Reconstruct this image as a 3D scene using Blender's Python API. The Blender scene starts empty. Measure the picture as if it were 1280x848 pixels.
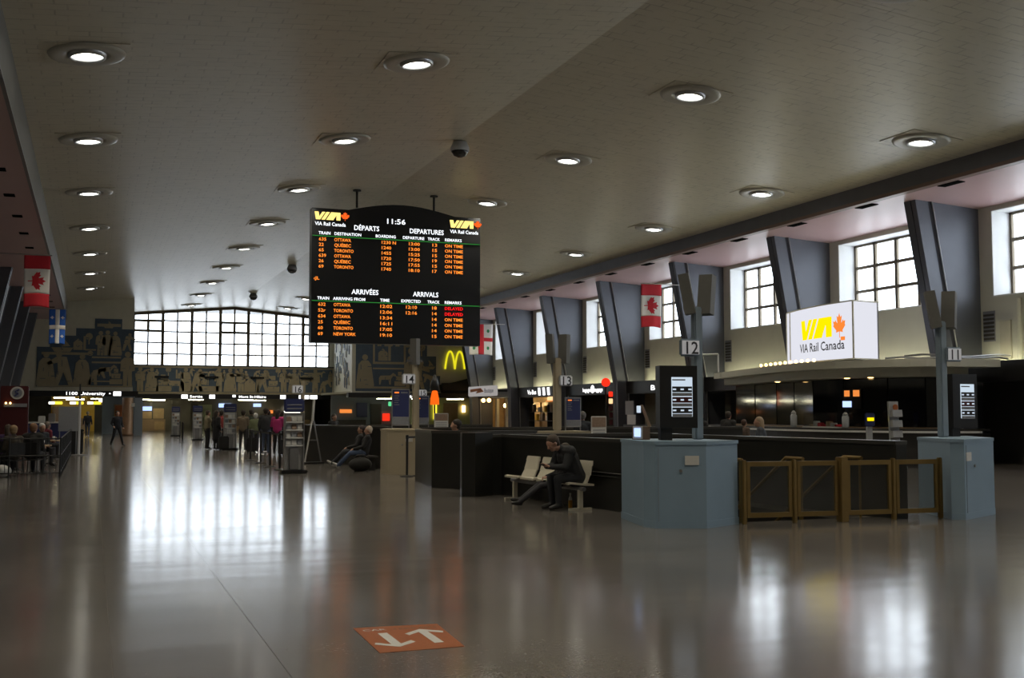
import bpy, bmesh, math, random
import numpy as np
from mathutils import Vector, Matrix
random.seed(7)
PI = math.pi
SC = bpy.context.scene
COL = SC.collection

# ------------------------------------------------------------------ camera
cam_d = bpy.data.cameras.new('camera'); cam = bpy.data.objects.new('camera', cam_d); COL.objects.link(cam)
cam_d.sensor_width = 36.0; cam_d.lens = 1380.0 / 1280.0 * 36.0; cam_d.clip_end = 400; cam_d.clip_start = .1
cam.location = (0, 0, 1.65)
cam.rotation_euler = (math.radians(90 + 3.7727), 0, math.radians(-20.787))
SC.camera = cam

# ------------------------------------------------------------------ overcast sky, exposure
w = bpy.data.worlds.new('overcast_sky'); SC.world = w; w.use_nodes = True
bg = w.node_tree.nodes['Background']; bg.inputs[0].default_value = (.90, .95, 1.0, 1); bg.inputs[1].default_value = 5.5
SC.view_settings.view_transform = 'Standard'; SC.view_settings.look = 'None'
SC.view_settings.gamma = 1.0; SC.view_settings.use_curve_mapping = False
SC.view_settings.exposure = 0.0

def portal(loc, direction, sx, sy):
    l = bpy.data.lights.new('window_portal', 'AREA'); l.shape = 'RECTANGLE'; l.size = sx; l.size_y = sy
    l.cycles.is_portal = True
    o = bpy.data.objects.new('window_portal', l); COL.objects.link(o); o.location = loc
    o.rotation_euler = Vector(direction).to_track_quat('-Z', 'Z').to_euler()

# ------------------------------------------------------------------ materials
def mat(name, col, rough=.6, metal=0., noise=0., scale=12., bump=0., bscale=None, emit=0., ecol=None, spec=.5, coat=0.):
    m = bpy.data.materials.new(name); m.use_nodes = True
    nt = m.node_tree; b = nt.nodes['Principled BSDF']
    b.inputs['Base Color'].default_value = (*col, 1); b.inputs['Roughness'].default_value = rough
    b.inputs['Metallic'].default_value = metal; b.inputs['Specular IOR Level'].default_value = spec
    b.inputs['Coat Weight'].default_value = coat
    if emit:
        b.inputs['Emission Color'].default_value = (*(ecol or col), 1); b.inputs['Emission Strength'].default_value = emit
    if noise or bump:
        tc = nt.nodes.new('ShaderNodeTexCoord')
        nz = nt.nodes.new('ShaderNodeTexNoise'); nz.inputs['Scale'].default_value = scale; nz.inputs['Detail'].default_value = 4
        nt.links.new(tc.outputs['Object'], nz.inputs['Vector'])
        if noise:
            mx = nt.nodes.new('ShaderNodeMix'); mx.data_type = 'RGBA'
            mx.inputs[6].default_value = (*[max(0, c * (1 - noise)) for c in col], 1)
            mx.inputs[7].default_value = (*[min(1, c * (1 + noise)) for c in col], 1)
            nt.links.new(nz.outputs['Fac'], mx.inputs[0]); nt.links.new(mx.outputs[2], b.inputs['Base Color'])
        if bump:
            n2 = nz
            if bscale:
                n2 = nt.nodes.new('ShaderNodeTexNoise'); n2.inputs['Scale'].default_value = bscale
                nt.links.new(tc.outputs['Object'], n2.inputs['Vector'])
            bp = nt.nodes.new('ShaderNodeBump'); bp.inputs['Strength'].default_value = bump; bp.inputs['Distance'].default_value = .02
            nt.links.new(n2.outputs['Fac'], bp.inputs['Height']); nt.links.new(bp.outputs['Normal'], b.inputs['Normal'])
    return m

def glow(name, col, s):
    m = bpy.data.materials.new(name); m.use_nodes = True; nt = m.node_tree
    nt.nodes.remove(nt.nodes['Principled BSDF']); e = nt.nodes.new('ShaderNodeEmission')
    e.inputs[0].default_value = (*col, 1); e.inputs[1].default_value = s
    nt.links.new(e.outputs[0], nt.nodes['Material Output'].inputs[0]); return m

def pane_mat(name, tint, fac):
    m = bpy.data.materials.new(name); m.use_nodes = True; nt = m.node_tree
    nt.nodes.remove(nt.nodes['Principled BSDF'])
    t = nt.nodes.new('ShaderNodeBsdfTransparent'); t.inputs[0].default_value = (*tint, 1)
    g = nt.nodes.new('ShaderNodeBsdfGlossy'); g.inputs['Roughness'].default_value = .05
    mx = nt.nodes.new('ShaderNodeMixShader'); mx.inputs[0].default_value = fac
    nt.links.new(t.outputs[0], mx.inputs[1]); nt.links.new(g.outputs[0], mx.inputs[2])
    nt.links.new(mx.outputs[0], nt.nodes['Material Output'].inputs[0]); return m

def floor_mat():
    m = mat('polished_terrazzo', (.2, .18, .165), .2, spec=.6); nt = m.node_tree; b = nt.nodes['Principled BSDF']
    tc = nt.nodes.new('ShaderNodeTexCoord'); geo = nt.nodes.new('ShaderNodeNewGeometry')
    def nz(scale, det):
        n = nt.nodes.new('ShaderNodeTexNoise'); n.inputs['Scale'].default_value = scale; n.inputs['Detail'].default_value = det
        nt.links.new(geo.outputs['Position'], n.inputs['Vector']); return n
    fine = nz(38, 3); big = nz(.55, 3)
    r = nt.nodes.new('ShaderNodeValToRGB'); r.color_ramp.elements[0].position = .3; r.color_ramp.elements[1].position = .72
    r.color_ramp.elements[0].color = (.135, .123, .113, 1); r.color_ramp.elements[1].color = (.205, .19, .176, 1)
    nt.links.new(fine.outputs['Fac'], r.inputs[0])
    mx = nt.nodes.new('ShaderNodeMix'); mx.data_type = 'RGBA'; mx.blend_type = 'MULTIPLY'; mx.inputs[0].default_value = .6
    r2 = nt.nodes.new('ShaderNodeValToRGB'); r2.color_ramp.elements[0].color = (.55, .55, .55, 1); r2.color_ramp.elements[1].color = (1, 1, 1, 1)
    r2.color_ramp.elements[0].position = .35; r2.color_ramp.elements[1].position = .65
    nt.links.new(big.outputs['Fac'], r2.inputs[0]); nt.links.new(r.outputs[0], mx.inputs[6]); nt.links.new(r2.outputs[0], mx.inputs[7])
    nt.links.new(mx.outputs[2], b.inputs['Base Color'])
    rr = nt.nodes.new('ShaderNodeMapRange'); rr.inputs[3].default_value = .115; rr.inputs[4].default_value = .17
    sm = nz(1.7, 4); nt.links.new(sm.outputs['Fac'], rr.inputs[0]); nt.links.new(rr.outputs[0], b.inputs['Roughness'])
    wv = nz(1.0, 2); mp = nt.nodes.new('ShaderNodeMapping'); mp.inputs['Scale'].default_value = (.18, .95, 1); nt.links.new(geo.outputs['Position'], mp.inputs['Vector']); nt.links.new(mp.outputs[0], wv.inputs['Vector']); bp = nt.nodes.new('ShaderNodeBump'); bp.inputs['Strength'].default_value = .22; bp.inputs['Distance'].default_value = .02
    nt.links.new(wv.outputs['Fac'], bp.inputs['Height']); nt.links.new(bp.outputs['Normal'], b.inputs['Normal'])
    return m

def ceiling_mat():
    m = mat('acoustic_tile', (.5, .48, .42), .36, spec=.4); nt = m.node_tree; b = nt.nodes['Principled BSDF']
    geo = nt.nodes.new('ShaderNodeNewGeometry')
    br = nt.nodes.new('ShaderNodeTexBrick'); br.inputs['Scale'].default_value = 1.0; br.inputs['Brick Width'].default_value = .62
    br.inputs['Row Height'].default_value = .31; br.inputs['Mortar Size'].default_value = .02; br.offset = .37
    br.inputs['Color1'].default_value = (.55, .515, .42, 1); br.inputs['Color2'].default_value = (.50, .47, .38, 1)
    br.inputs['Mortar'].default_value = (.36, .335, .27, 1); br.inputs['Bias'].default_value = .1
    nt.links.new(geo.outputs['Position'], br.inputs['Vector'])
    nz = nt.nodes.new('ShaderNodeTexNoise'); nz.inputs['Scale'].default_value = 2.6; nz.inputs['Detail'].default_value = 3; nt.links.new(geo.outputs['Position'], nz.inputs['Vector'])
    rm = nt.nodes.new('ShaderNodeMapRange'); rm.inputs[1].default_value = .40; rm.inputs[2].default_value = .62; nt.links.new(nz.outputs['Fac'], rm.inputs[0])
    mx = nt.nodes.new('ShaderNodeMix'); mx.data_type = 'RGBA'; mx.inputs[6].default_value = (.53, .495, .40, 1)
    nt.links.new(rm.outputs[0], mx.inputs[0]); nt.links.new(br.outputs['Color'], mx.inputs[7]); nt.links.new(mx.outputs[2], b.inputs['Base Color'])
    ad = nt.nodes.new('ShaderNodeMath'); ad.operation = 'MULTIPLY'; mu = nt.nodes.new('ShaderNodeMath'); mu.operation = 'MULTIPLY'; mu.inputs[1].default_value = -1.0
    nt.links.new(br.outputs['Fac'], mu.inputs[0]); nt.links.new(mu.outputs[0], ad.inputs[0]); nt.links.new(rm.outputs[0], ad.inputs[1])
    bp = nt.nodes.new('ShaderNodeBump'); bp.inputs['Strength'].default_value = .25; bp.inputs['Distance'].default_value = .02
    nt.links.new(ad.outputs[0], bp.inputs['Height']); nt.links.new(bp.outputs['Normal'], b.inputs['Normal'])
    return m

MT = dict(
    floor=floor_mat(), ceiling=ceiling_mat(),
    sub=mat('joint_bed', (.22, .20, .17), .8, noise=.3),
    wall=mat('cream_plaster', (.61, .61, .53), .7, noise=.06, scale=2),
    wallend=mat('stone_panel', (.56, .54, .44), .6, noise=.1, scale=3),
    fin=mat('brushed_metal_cladding', (.105, .112, .133), .42, .35, noise=.12, scale=1.5, bump=.05, bscale=6),
    finshade=mat('shaded_metal_channel', (.055, .058, .072), .5, .2, noise=.15, scale=4),
    fascia=mat('grey_fascia', (.13, .13, .15), .5, .3, noise=.15, scale=2),
    fascial=mat('light_grey_fascia', (.19, .185, .165), .6, noise=.1, scale=2),
    brown=mat('brown_trim', (.19, .12, .10), .5, noise=.1),
    pink=mat('pink_soffit_paint', (.50, .34, .35), .42, noise=.05, scale=1.2, spec=.5),
    white=mat('white_reveal_paint', (.75, .76, .76), .6, noise=.03),
    frame=mat('bronze_window_frame', (.17, .14, .10), .45, .5, noise=.15, scale=6),
    glass=pane_mat('window_glass', (.96, .98, 1.0), .06), clear=pane_mat('gate_glass', (.8, .82, .82), .1),
    black=mat('black_paint', (.012, .012, .013), .45, noise=.2), rubber=mat('black_rubber', (.015, .015, .015), .8, noise=.2),
    darkglass=mat('black_glass', (.008, .008, .01), .06, noise=.1, spec=.8),
    dark=mat('dark_laminate', (.035, .033, .032), .5, noise=.2, scale=3),
    stone=mat('dark_polished_stone', (.02, .02, .018), .32, noise=.35, scale=2.2, bump=.03),
    coping=mat('dark_coping', (.07, .068, .062), .3, .3, noise=.15),
    bluebox=mat('pale_blue_paint', (.235, .335, .44), .5, noise=.06, scale=3), bluepole=mat('grey_blue_paint', (.22, .28, .34), .45, noise=.06),
    beige=mat('beige_paint', (.42, .36, .26), .55, noise=.08, scale=3),
    brass=mat('brass', (.24, .16, .055), .42, .6, noise=.15, scale=5),
    metal=mat('steel', (.45, .45, .46), .35, .9, noise=.1), greymetal=mat('grey_metal', (.22, .22, .23), .45, .5, noise=.1),
    speaker=mat('speaker_grey', (.15, .15, .14), .6, noise=.1), signgrey=mat('sign_plate', (.55, .56, .58), .5, noise=.04),
    plastic=mat('cream_plastic', (.60, .57, .47), .45, noise=.05), clearpl=mat('clear_acrylic', (.42, .44, .46), .2, noise=.1, spec=.7),
    navy=mat('navy_print', (.03, .04, .14), .5, noise=.1), paper=mat('white_paper', (.6, .6, .58), .7, noise=.08, scale=30),
    red=mat('red_cloth', (.55, .02, .035), .8, noise=.1), flagwhite=mat('white_cloth', (.75, .73, .70), .8, noise=.05), flagblue=mat('blue_cloth', (.02, .11, .48), .8, noise=.08),
    maroon=mat('maroon_panel', (.07, .009, .011), .5, noise=.1), orange=mat('orange_vinyl', (.37, .11, .035), .45, noise=.18, scale=25),
    tan=mat('tan_relief', (.33, .285, .19), .65, noise=.12, scale=3), muralblue=mat('slate_blue_ground', (.07, .105, .15), .6, noise=.25, scale=4),
    wood=mat('brown_wood', (.16, .09, .05), .45, noise=.3, scale=4), woodl=mat('light_wood', (.38, .26, .15), .45, noise=.2, scale=5),
    led_w=glow('led_white', (.9, .95, 1), 1.6), led_o=glow('led_amber', (1, .26, .03), 1.5), led_r=glow('led_red', (1, .012, .012), 1.3),
    led_g=glow('led_green', (.05, .42, .07), .5), led_y=glow('led_yellow', (1, .78, .22), 1.4), led_red2=glow('led_maple', (1, .12, .015), 1.2),
    lamp=glow('downlight_lamp', (1, .96, .86), 14), void=mat('dark_recess', (.008, .008, .008), .95, noise=.1, spec=0.), lampring=glow('downlight_ring', (.95, 1, .92), 2.6),
    tube=glow('fluorescent_tube', (1, .93, .62), 34), cove=glow('cove_tube', (1, .94, .62), 25),
    signlit=glow('backlit_acrylic', (.90, .91, 1), .86), signyel=glow('backlit_yellow', (1, .74, .0), 1.2), signor=glow('backlit_orange', (1, .26, .04), 1.0),
    arch=glow('backlit_arch', (.95, .85, .02), .85), txtlit=glow('lit_lettering', (1, 1, 1), 2.0), yellit=glow('lit_yellow', (1, .8, .05), 1.6),
    warm=glow('warm_bulb', (1, .62, .22), 6), redlit=glow('red_lamp', (1, .03, .01), 1.3), orlit=glow('orange_lamp', (1, .13, .008), 1.15), warmfill=glow('warm_fill_bulb', (1, .66, .28), 45), screenw=glow('screen_white', (.66, .78, .9), .9),
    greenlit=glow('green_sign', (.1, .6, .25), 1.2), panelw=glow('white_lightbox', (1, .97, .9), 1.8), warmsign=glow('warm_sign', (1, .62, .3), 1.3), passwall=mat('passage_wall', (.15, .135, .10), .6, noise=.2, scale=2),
    orsign=glow('orange_sign', (1, .3, .06), .9), bluesign=glow('blue_sign', (.45, .6, 1), 1.5),
    plateglow=mat('brightened_number_face', (.6, .6, .6), .5, noise=.05, emit=.16, ecol=(.9, .92, 1)), lens=mat('dark_dome', (.02, .02, .022), .15, spec=.7), printgrey=mat('grey_print', (.24, .25, .28), .6, noise=.2, scale=30), printbrown=mat('brown_print', (.25, .17, .12), .6, noise=.4, scale=14),  # number face carries a small added glow to lighten it
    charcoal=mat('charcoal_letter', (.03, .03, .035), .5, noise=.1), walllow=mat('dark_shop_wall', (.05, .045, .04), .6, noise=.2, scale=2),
    yelwall=mat('yellow_wall', (.75, .47, .06), .6, noise=.12, scale=2), greenwall=mat('green_wall', (.38, .42, .25), .6, noise=.1), bluewall=mat('blue_grey_wall', (.19, .23, .28), .6, noise=.08),
    tanwall=mat('warm_tan_wall', (.52, .36, .18), .6, noise=.2, scale=3), lowceil=mat('low_ceiling_paint', (.35, .33, .24), .7, noise=.08), green=mat('green_emblem', (.03, .25, .09), .8, noise=.1), amber=mat('amber_juice', (.6, .3, .03), .3, noise=.1),
)

# ------------------------------------------------------------------ mesh helpers
def wloc(o):
    v = Vector((0, 0, 0))
    while o: v += o.location; o = o.parent
    return v

class MB:
    def __init__(s): s.v = []; s.f = []; s.m = []
    def add(s, vs, fs, m=0):
        o = len(s.v); s.v += [Vector(p) for p in vs]; s.f += [tuple(i + o for i in f) for f in fs]; s.m += [m] * len(fs); return s
    def box(s, x0, x1, y0, y1, z0, z1, m=0):
        return s.add([(x0, y0, z0), (x1, y0, z0), (x1, y1, z0), (x0, y1, z0), (x0, y0, z1), (x1, y0, z1), (x1, y1, z1), (x0, y1, z1)],
                     [(3, 2, 1, 0), (4, 5, 6, 7), (0, 1, 5, 4), (1, 2, 6, 5), (2, 3, 7, 6), (3, 0, 4, 7)], m)
    def bevbox(s, x0, x1, y0, y1, z0, z1, b=.02, m=0):
        bm = bmesh.new(); bmesh.ops.create_cube(bm, size=1)
        for v in bm.verts: v.co = Vector(((x0 + x1) / 2 + v.co.x * (x1 - x0), (y0 + y1) / 2 + v.co.y * (y1 - y0), (z0 + z1) / 2 + v.co.z * (z1 - z0)))
        bmesh.ops.bevel(bm, geom=bm.edges[:], offset=b, segments=2, affect='EDGES')
        bm.verts.index_update(); s.add([v.co.copy() for v in bm.verts], [tuple(v.index for v in f.verts) for f in bm.faces], m); bm.free(); return s
    def obox(s, c, size, rz=0, m=0, rx=0, ry=0):
        R = Matrix.Rotation(rz, 3, 'Z') @ Matrix.Rotation(ry, 3, 'Y') @ Matrix.Rotation(rx, 3, 'X'); c = Vector(c); hx, hy, hz = [k / 2 for k in size]
        vs = [c + R @ Vector((sx * hx, sy * hy, sz * hz)) for sz in (-1, 1) for sx, sy in ((-1, -1), (1, -1), (1, 1), (-1, 1))]
        return s.add(vs, [(3, 2, 1, 0), (4, 5, 6, 7), (0, 1, 5, 4), (1, 2, 6, 5), (2, 3, 7, 6), (3, 0, 4, 7)], m)
    def slab(s, poly, off, m=0):
        """polygon of 3-D points extruded by the vector off"""
        n = len(poly); off = Vector(off); p = [Vector(q) for q in poly]
        return s.add(p + [q + off for q in p], [tuple(range(n))[::-1], tuple(range(n, 2 * n))] + [(i, (i + 1) % n, n + (i + 1) % n, n + i) for i in range(n)], m)
    def prism(s, poly, z0, z1, m=0): return s.slab([(x, y, z0) for x, y in poly], (0, 0, z1 - z0), m)
    def cyl(s, p0, p1, r0, r1=None, n=12, m=0):
        r1 = r0 if r1 is None else r1; p0 = Vector(p0); p1 = Vector(p1); a = (p1 - p0).normalized()
        u = a.orthogonal().normalized(); w_ = a.cross(u); vs = []
        for p, r in ((p0, r0), (p1, r1)):
            for i in range(n): t = 2 * PI * i / n; vs.append(p + u * (r * math.cos(t)) + w_ * (r * math.sin(t)))
        return s.add(vs, [tuple(range(n))[::-1], tuple(range(n, 2 * n))] + [(i, (i + 1) % n, n + (i + 1) % n, n + i) for i in range(n)], m)
    def tube(s, pts, r, n=8, m=0):
        for a, b in zip(pts, pts[1:]): s.cyl(a, b, r, r, n, m)
        return s
    def lathe(s, prof, c=(0, 0, 0), n=24, m=0, cap=True):
        c = Vector(c); vs = []; fs = []
        for r, z in prof:
            for i in range(n): t = 2 * PI * i / n; vs.append(c + Vector((r * math.cos(t), r * math.sin(t), z)))
        for k in range(len(prof) - 1):
            for i in range(n): fs.append((k * n + i, k * n + (i + 1) % n, (k + 1) * n + (i + 1) % n, (k + 1) * n + i))
        if cap: fs += [tuple(range(n))[::-1], tuple(range((len(prof) - 1) * n, len(prof) * n))]
        return s.add(vs, fs, m)
    def ball(s, c, r, n=10, sc=(1, 1, 1), R=None, m=0):
        c = Vector(c); vs = []; fs = []; k = 2 * n
        for i in range(1, n):
            t = PI * i / n
            for j in range(k):
                p = 2 * PI * j / k; q = Vector((r * sc[0] * math.sin(t) * math.cos(p), r * sc[1] * math.sin(t) * math.sin(p), r * sc[2] * math.cos(t)))
                vs.append(c + (R @ q if R else q))
        t0 = Vector((0, 0, r * sc[2])); t1 = -t0; vs += [c + (R @ t0 if R else t0), c + (R @ t1 if R else t1)]
        for i in range(n - 2):
            for j in range(k): fs.append((i * k + j, (i + 1) * k + j, (i + 1) * k + (j + 1) % k, i * k + (j + 1) % k))
        a, b = len(vs) - 2, len(vs) - 1
        for j in range(k): fs += [(a, j, (j + 1) % k), (b, (n - 2) * k + (j + 1) % k, (n - 2) * k + j)]
        return s.add(vs, fs, m)
    def capsule(s, p0, p1, r0, r1, n=10):
        """closed tapered capsule"""
        p0 = Vector(p0); p1 = Vector(p1); d = p1 - p0; L = d.length
        if L < 1e-5: return s.ball(p0, max(r0, r1), 6)
        a = d / L; u = a.orthogonal().normalized(); w_ = a.cross(u); rings = []
        for k in range(1, 4): t = PI / 2 * k / 3; rings.append((-r0 * math.cos(t), r0 * math.sin(t)))
        for k in range(0, 3): t = PI / 2 * k / 3; rings.append((L + r1 * math.sin(t), r1 * math.cos(t)))
        vs = []; fs = []
        for h, r in rings:
            for i in range(n): t = 2 * PI * i / n; vs.append(p0 + a * h + u * (r * math.cos(t)) + w_ * (r * math.sin(t)))
        vs += [p0 - a * r0, p1 + a * r1]; A, B = len(vs) - 2, len(vs) - 1
        for k in range(len(rings) - 1):
            for i in range(n): fs.append((k * n + i, k * n + (i + 1) % n, (k + 1) * n + (i + 1) % n, (k + 1) * n + i))
        q = (len(rings) - 1) * n
        for i in range(n): fs += [(A, (i + 1) % n, i), (B, q + i, q + (i + 1) % n)]
        return s.add(vs, fs)
    def build(s, name, m, parent=None, smooth=False):
        ms = m if isinstance(m, (list, tuple)) else [m]
        if parent is not None: off = wloc(parent)
        else:
            xs = [v.x for v in s.v]; ys = [v.y for v in s.v]; off = Vector(((min(xs) + max(xs)) / 2, (min(ys) + max(ys)) / 2, min(v.z for v in s.v)))
        me = bpy.data.meshes.new(name); me.from_pydata([tuple(v - off) for v in s.v], [], s.f)
        for k in ms: me.materials.append(MT[k] if isinstance(k, str) else k)
        if any(s.m): me.polygons.foreach_set('material_index', s.m)
        bm = bmesh.new(); bm.from_mesh(me); bmesh.ops.recalc_face_normals(bm, faces=bm.faces); bm.to_mesh(me); bm.free()
        if smooth: me.polygons.foreach_set('use_smooth', [True] * len(me.polygons))
        o = bpy.data.objects.new(name, me); COL.objects.link(o)
        if parent is not None: o.parent = parent
        else: o.location = off
        return o

def tag(o, label, cat, group=None, kind=None):
    if label: o['label'] = label
    if cat: o['category'] = cat
    if group: o['group'] = group
    if kind: o['kind'] = kind
    return o
def struct(o, label=None): o['kind'] = 'structure'; (o.__setitem__('label', label) if label else None); return o
def thing(name, label, cat, loc=(0, 0, 0), group=None):
    o = bpy.data.objects.new(name, None); COL.objects.link(o); o.location = loc; o.empty_display_size = .2
    return tag(o, label, cat, group)
def sroot(name, label=None, loc=(0, 0, 0)):
    o = bpy.data.objects.new(name, None); COL.objects.link(o); o.location = loc; return struct(o, label)
def dup(root, loc, rot=None, label=None, group=None):
    def cp(o, par):
        c = o.copy(); COL.objects.link(c); c.parent = par
        for ch in list(o.children): cp(ch, c)
        return c
    r = cp(root, None); r.location = loc
    if rot is not None: r.rotation_euler = rot
    if label: r['label'] = label
    if group: r['group'] = group
    return r
def share(o, loc, parent):
    c = o.copy(); COL.objects.link(c); c.parent = parent; c.location = loc; return c

def text(name, s, h, m, origin, ax=(1, 0, 0), ay=(0, 0, 1), parent=None, align='LEFT', width=None, depth=.004, bold=.012):
    """flat lettering: cap height h, baseline at origin, reading along ax, up along ay"""
    cu = bpy.data.curves.new('lettering', 'FONT'); cu.body = s; cu.size = 1; cu.extrude = .0; cu.offset = bold; cu.align_x = align; cu.resolution_u = 2
    t = bpy.data.objects.new('lettering', cu); COL.objects.link(t); dg = bpy.context.evaluated_depsgraph_get()
    me = bpy.data.meshes.new_from_object(t.evaluated_get(dg)); bpy.data.objects.remove(t); bpy.data.curves.remove(cu)
    ys = [v.co.y for v in me.vertices]; xs = [v.co.x for v in me.vertices]
    k = h / .72; kx = k if not width else width / max(1e-6, max(xs) - min(xs))
    ax = Vector(ax).normalized(); ay = Vector(ay).normalized(); n = ax.cross(ay); off = wloc(parent) if parent else Vector((0, 0, 0))
    for v in me.vertices: v.co = Vector(origin) - off + ax * (v.co.x * kx) + ay * (v.co.y * k) + n * depth
    me.materials.clear(); me.materials.append(MT[m]); me.name = name
    o = bpy.data.objects.new(name, me); COL.objects.link(o); o.parent = parent
    return o

def poly2(name, pts, m, origin, ax, ay, sc, parent, depth=.004, thick=.006, fn=None):
    ax = Vector(ax).normalized(); ay = Vector(ay).normalized(); n = ax.cross(ay); o = Vector(origin)
    P = [o + ax * (x * sc) + ay * (y * sc) + n * depth for x, y in pts]
    if fn: P = [fn(p) for p in P]
    b = MB(); b.slab(P, n * thick); return b.build(name, m, parent)

_h = [(0, 1), (.18, .66), (.42, .78), (.31, .22), (.36, .2), (.60, .47), (.68, .31), (.98, .37), (.88, .07), (.98, -.02), (.5, -.4), (.55, -.57), (.05, -.5), (.05, -1.0)]
LEAF = _h + [(-x, y) for x, y in _h[::-1][:-1]]
VIA = [[(0, 1), (.5, 1), (.62, .42), (.98, 1), (1.38, 1), (.72, 0), (.18, 0)], [(1.5, 1), (1.95, 1), (1.32, 0), (.87, 0)], [(2.1, 1), (3.3, 1), (3.3, 0), (2.78, 0), (2.78, .62), (2.38, 0), (1.47, 0)]]
ORD = ['first', 'second', 'third', 'fourth', 'fifth', 'sixth', 'seventh', 'eighth', 'ninth', 'tenth', 'eleventh', 'twelfth']

# ------------------------------------------------------------------ hall dimensions (metres)
RX, RZ, SL = 10.8, 10.33, .0887                     # ridge
def cz(x): return RZ - SL * abs(x - RX)
EL, ER = -1.75, 23.85                              # eaves
WR, WL = 27.5, -6.0                                # side walls
YB, YP, YW, YE = -12.0, 81.5, 93.5, 108.0           # back wall, end panels, end window, far shops
FY = [28.6 + 7.97 * k for k in range(-5, 7)]        # fins

# ------------------------------------------------------------------ floor
fl = sroot('floor', 'polished grey-brown terrazzo floor')
HOLE = (8.95, 11.55, 14.35, 20.6)
b = MB()
hx0, hx1, hy0, hy1 = HOLE
for x0, x1, y0, y1 in ((WL - 6, hx0, YB, YE), (hx1, WR + 5, YB, YE), (hx0, hx1, YB, hy0), (hx0, hx1, hy1, YE)): b.box(x0, x1, y0, y1, -.12, -.006)
b.build('bed', 'sub', fl)
xs = [WL - 6, -4.9, .16, 1.2, hx0, hx1, 17.0, 22.4, WR + 5]; ys = [YB, -2, 5.2, 12.62, hy0, hy1, 30.2, 42, 54, 66, 78, 90, YE]
for i in range(len(xs) - 1):
    for j in range(len(ys) - 1):
        if i == 4 and j == 4: continue
        g = .0016
        MB().box(xs[i] + g, xs[i + 1] - g, ys[j] + g, ys[j + 1] - g, -.006, 0).build('slab', 'floor', fl)

# ------------------------------------------------------------------ ceiling
ce = sroot('ceiling', 'gabled ceiling of small pale acoustic tiles')
for k in range(14):
    y0 = YB + k * 7.54; y1 = y0 + 7.53
    for xa, xb in ((EL, RX), (RX, ER)):
        MB().slab([(xa, y0, cz(xa)), (xb, y0, cz(xb)), (xb, y1, cz(xb)), (xa, y1, cz(xa))], (0, 0, .2)).build('panel', 'ceiling', ce)
b = MB(); b.slab([(WL - .3, YB, 11.0), (WR + .3, YB, 11.0), (WR + .3, YE, 11.0), (WL - .3, YE, 11.0)], (0, 0, .2)); b.build('roof_deck', 'dark', ce)

# right and left eaves: fascia, soffit with its slots
def eave(side):
    e = ER if side > 0 else EL; wx = WR if side > 0 else WL
    ef = sroot('trim_1' if side > 0 else 'trim_2', 'dark grey eave fascia with pink soffit along the %s' % ('windows' if side > 0 else 'left colonnade'))
    zb = 8.58 if side > 0 else 7.98; zw = 8.40 if side > 0 else 7.90; hb = .12 if side > 0 else .05
    MB().box(*sorted((e, e + side * .22)), YB, YP, zb + hb, 11.0).build('fascia', 'fascia' if side > 0 else 'fascial', ef)
    MB().box(*sorted((e - side * .02, e + side * (.26 if side > 0 else .06))), YB, YP, zb, zb + hb).build('lower_band', 'brown' if side > 0 else 'greymetal', ef)
    b = MB(); b.slab([(e + side * (.2 if side > 0 else .03), YB, zb + .02), (wx, YB, zw), (wx, YP, zw), (e + side * (.2 if side > 0 else .03), YP, zb + .02)], (0, 0, .15)); b.build('soffit', 'pink', ef)
    y = 26.3 - 3.93 * 6 if side > 0 else 31.4 - 3.7 * 2
    while y < YP - 2:
        x = e + side * (.42 if side > 0 else .66); z = zb + .02 - (zb + .02 - zw) * (abs(x - e) - .03) / (abs(wx - e) - .03)
        MB().box(x - .15, x + .15, y - (.42 if side > 0 else .20), y + (.42 if side > 0 else .20), z - .02, z + .03).build('slot', 'void', ef); y += 3.93 if side > 0 else 3.7
eave(1); eave(-1)

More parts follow.
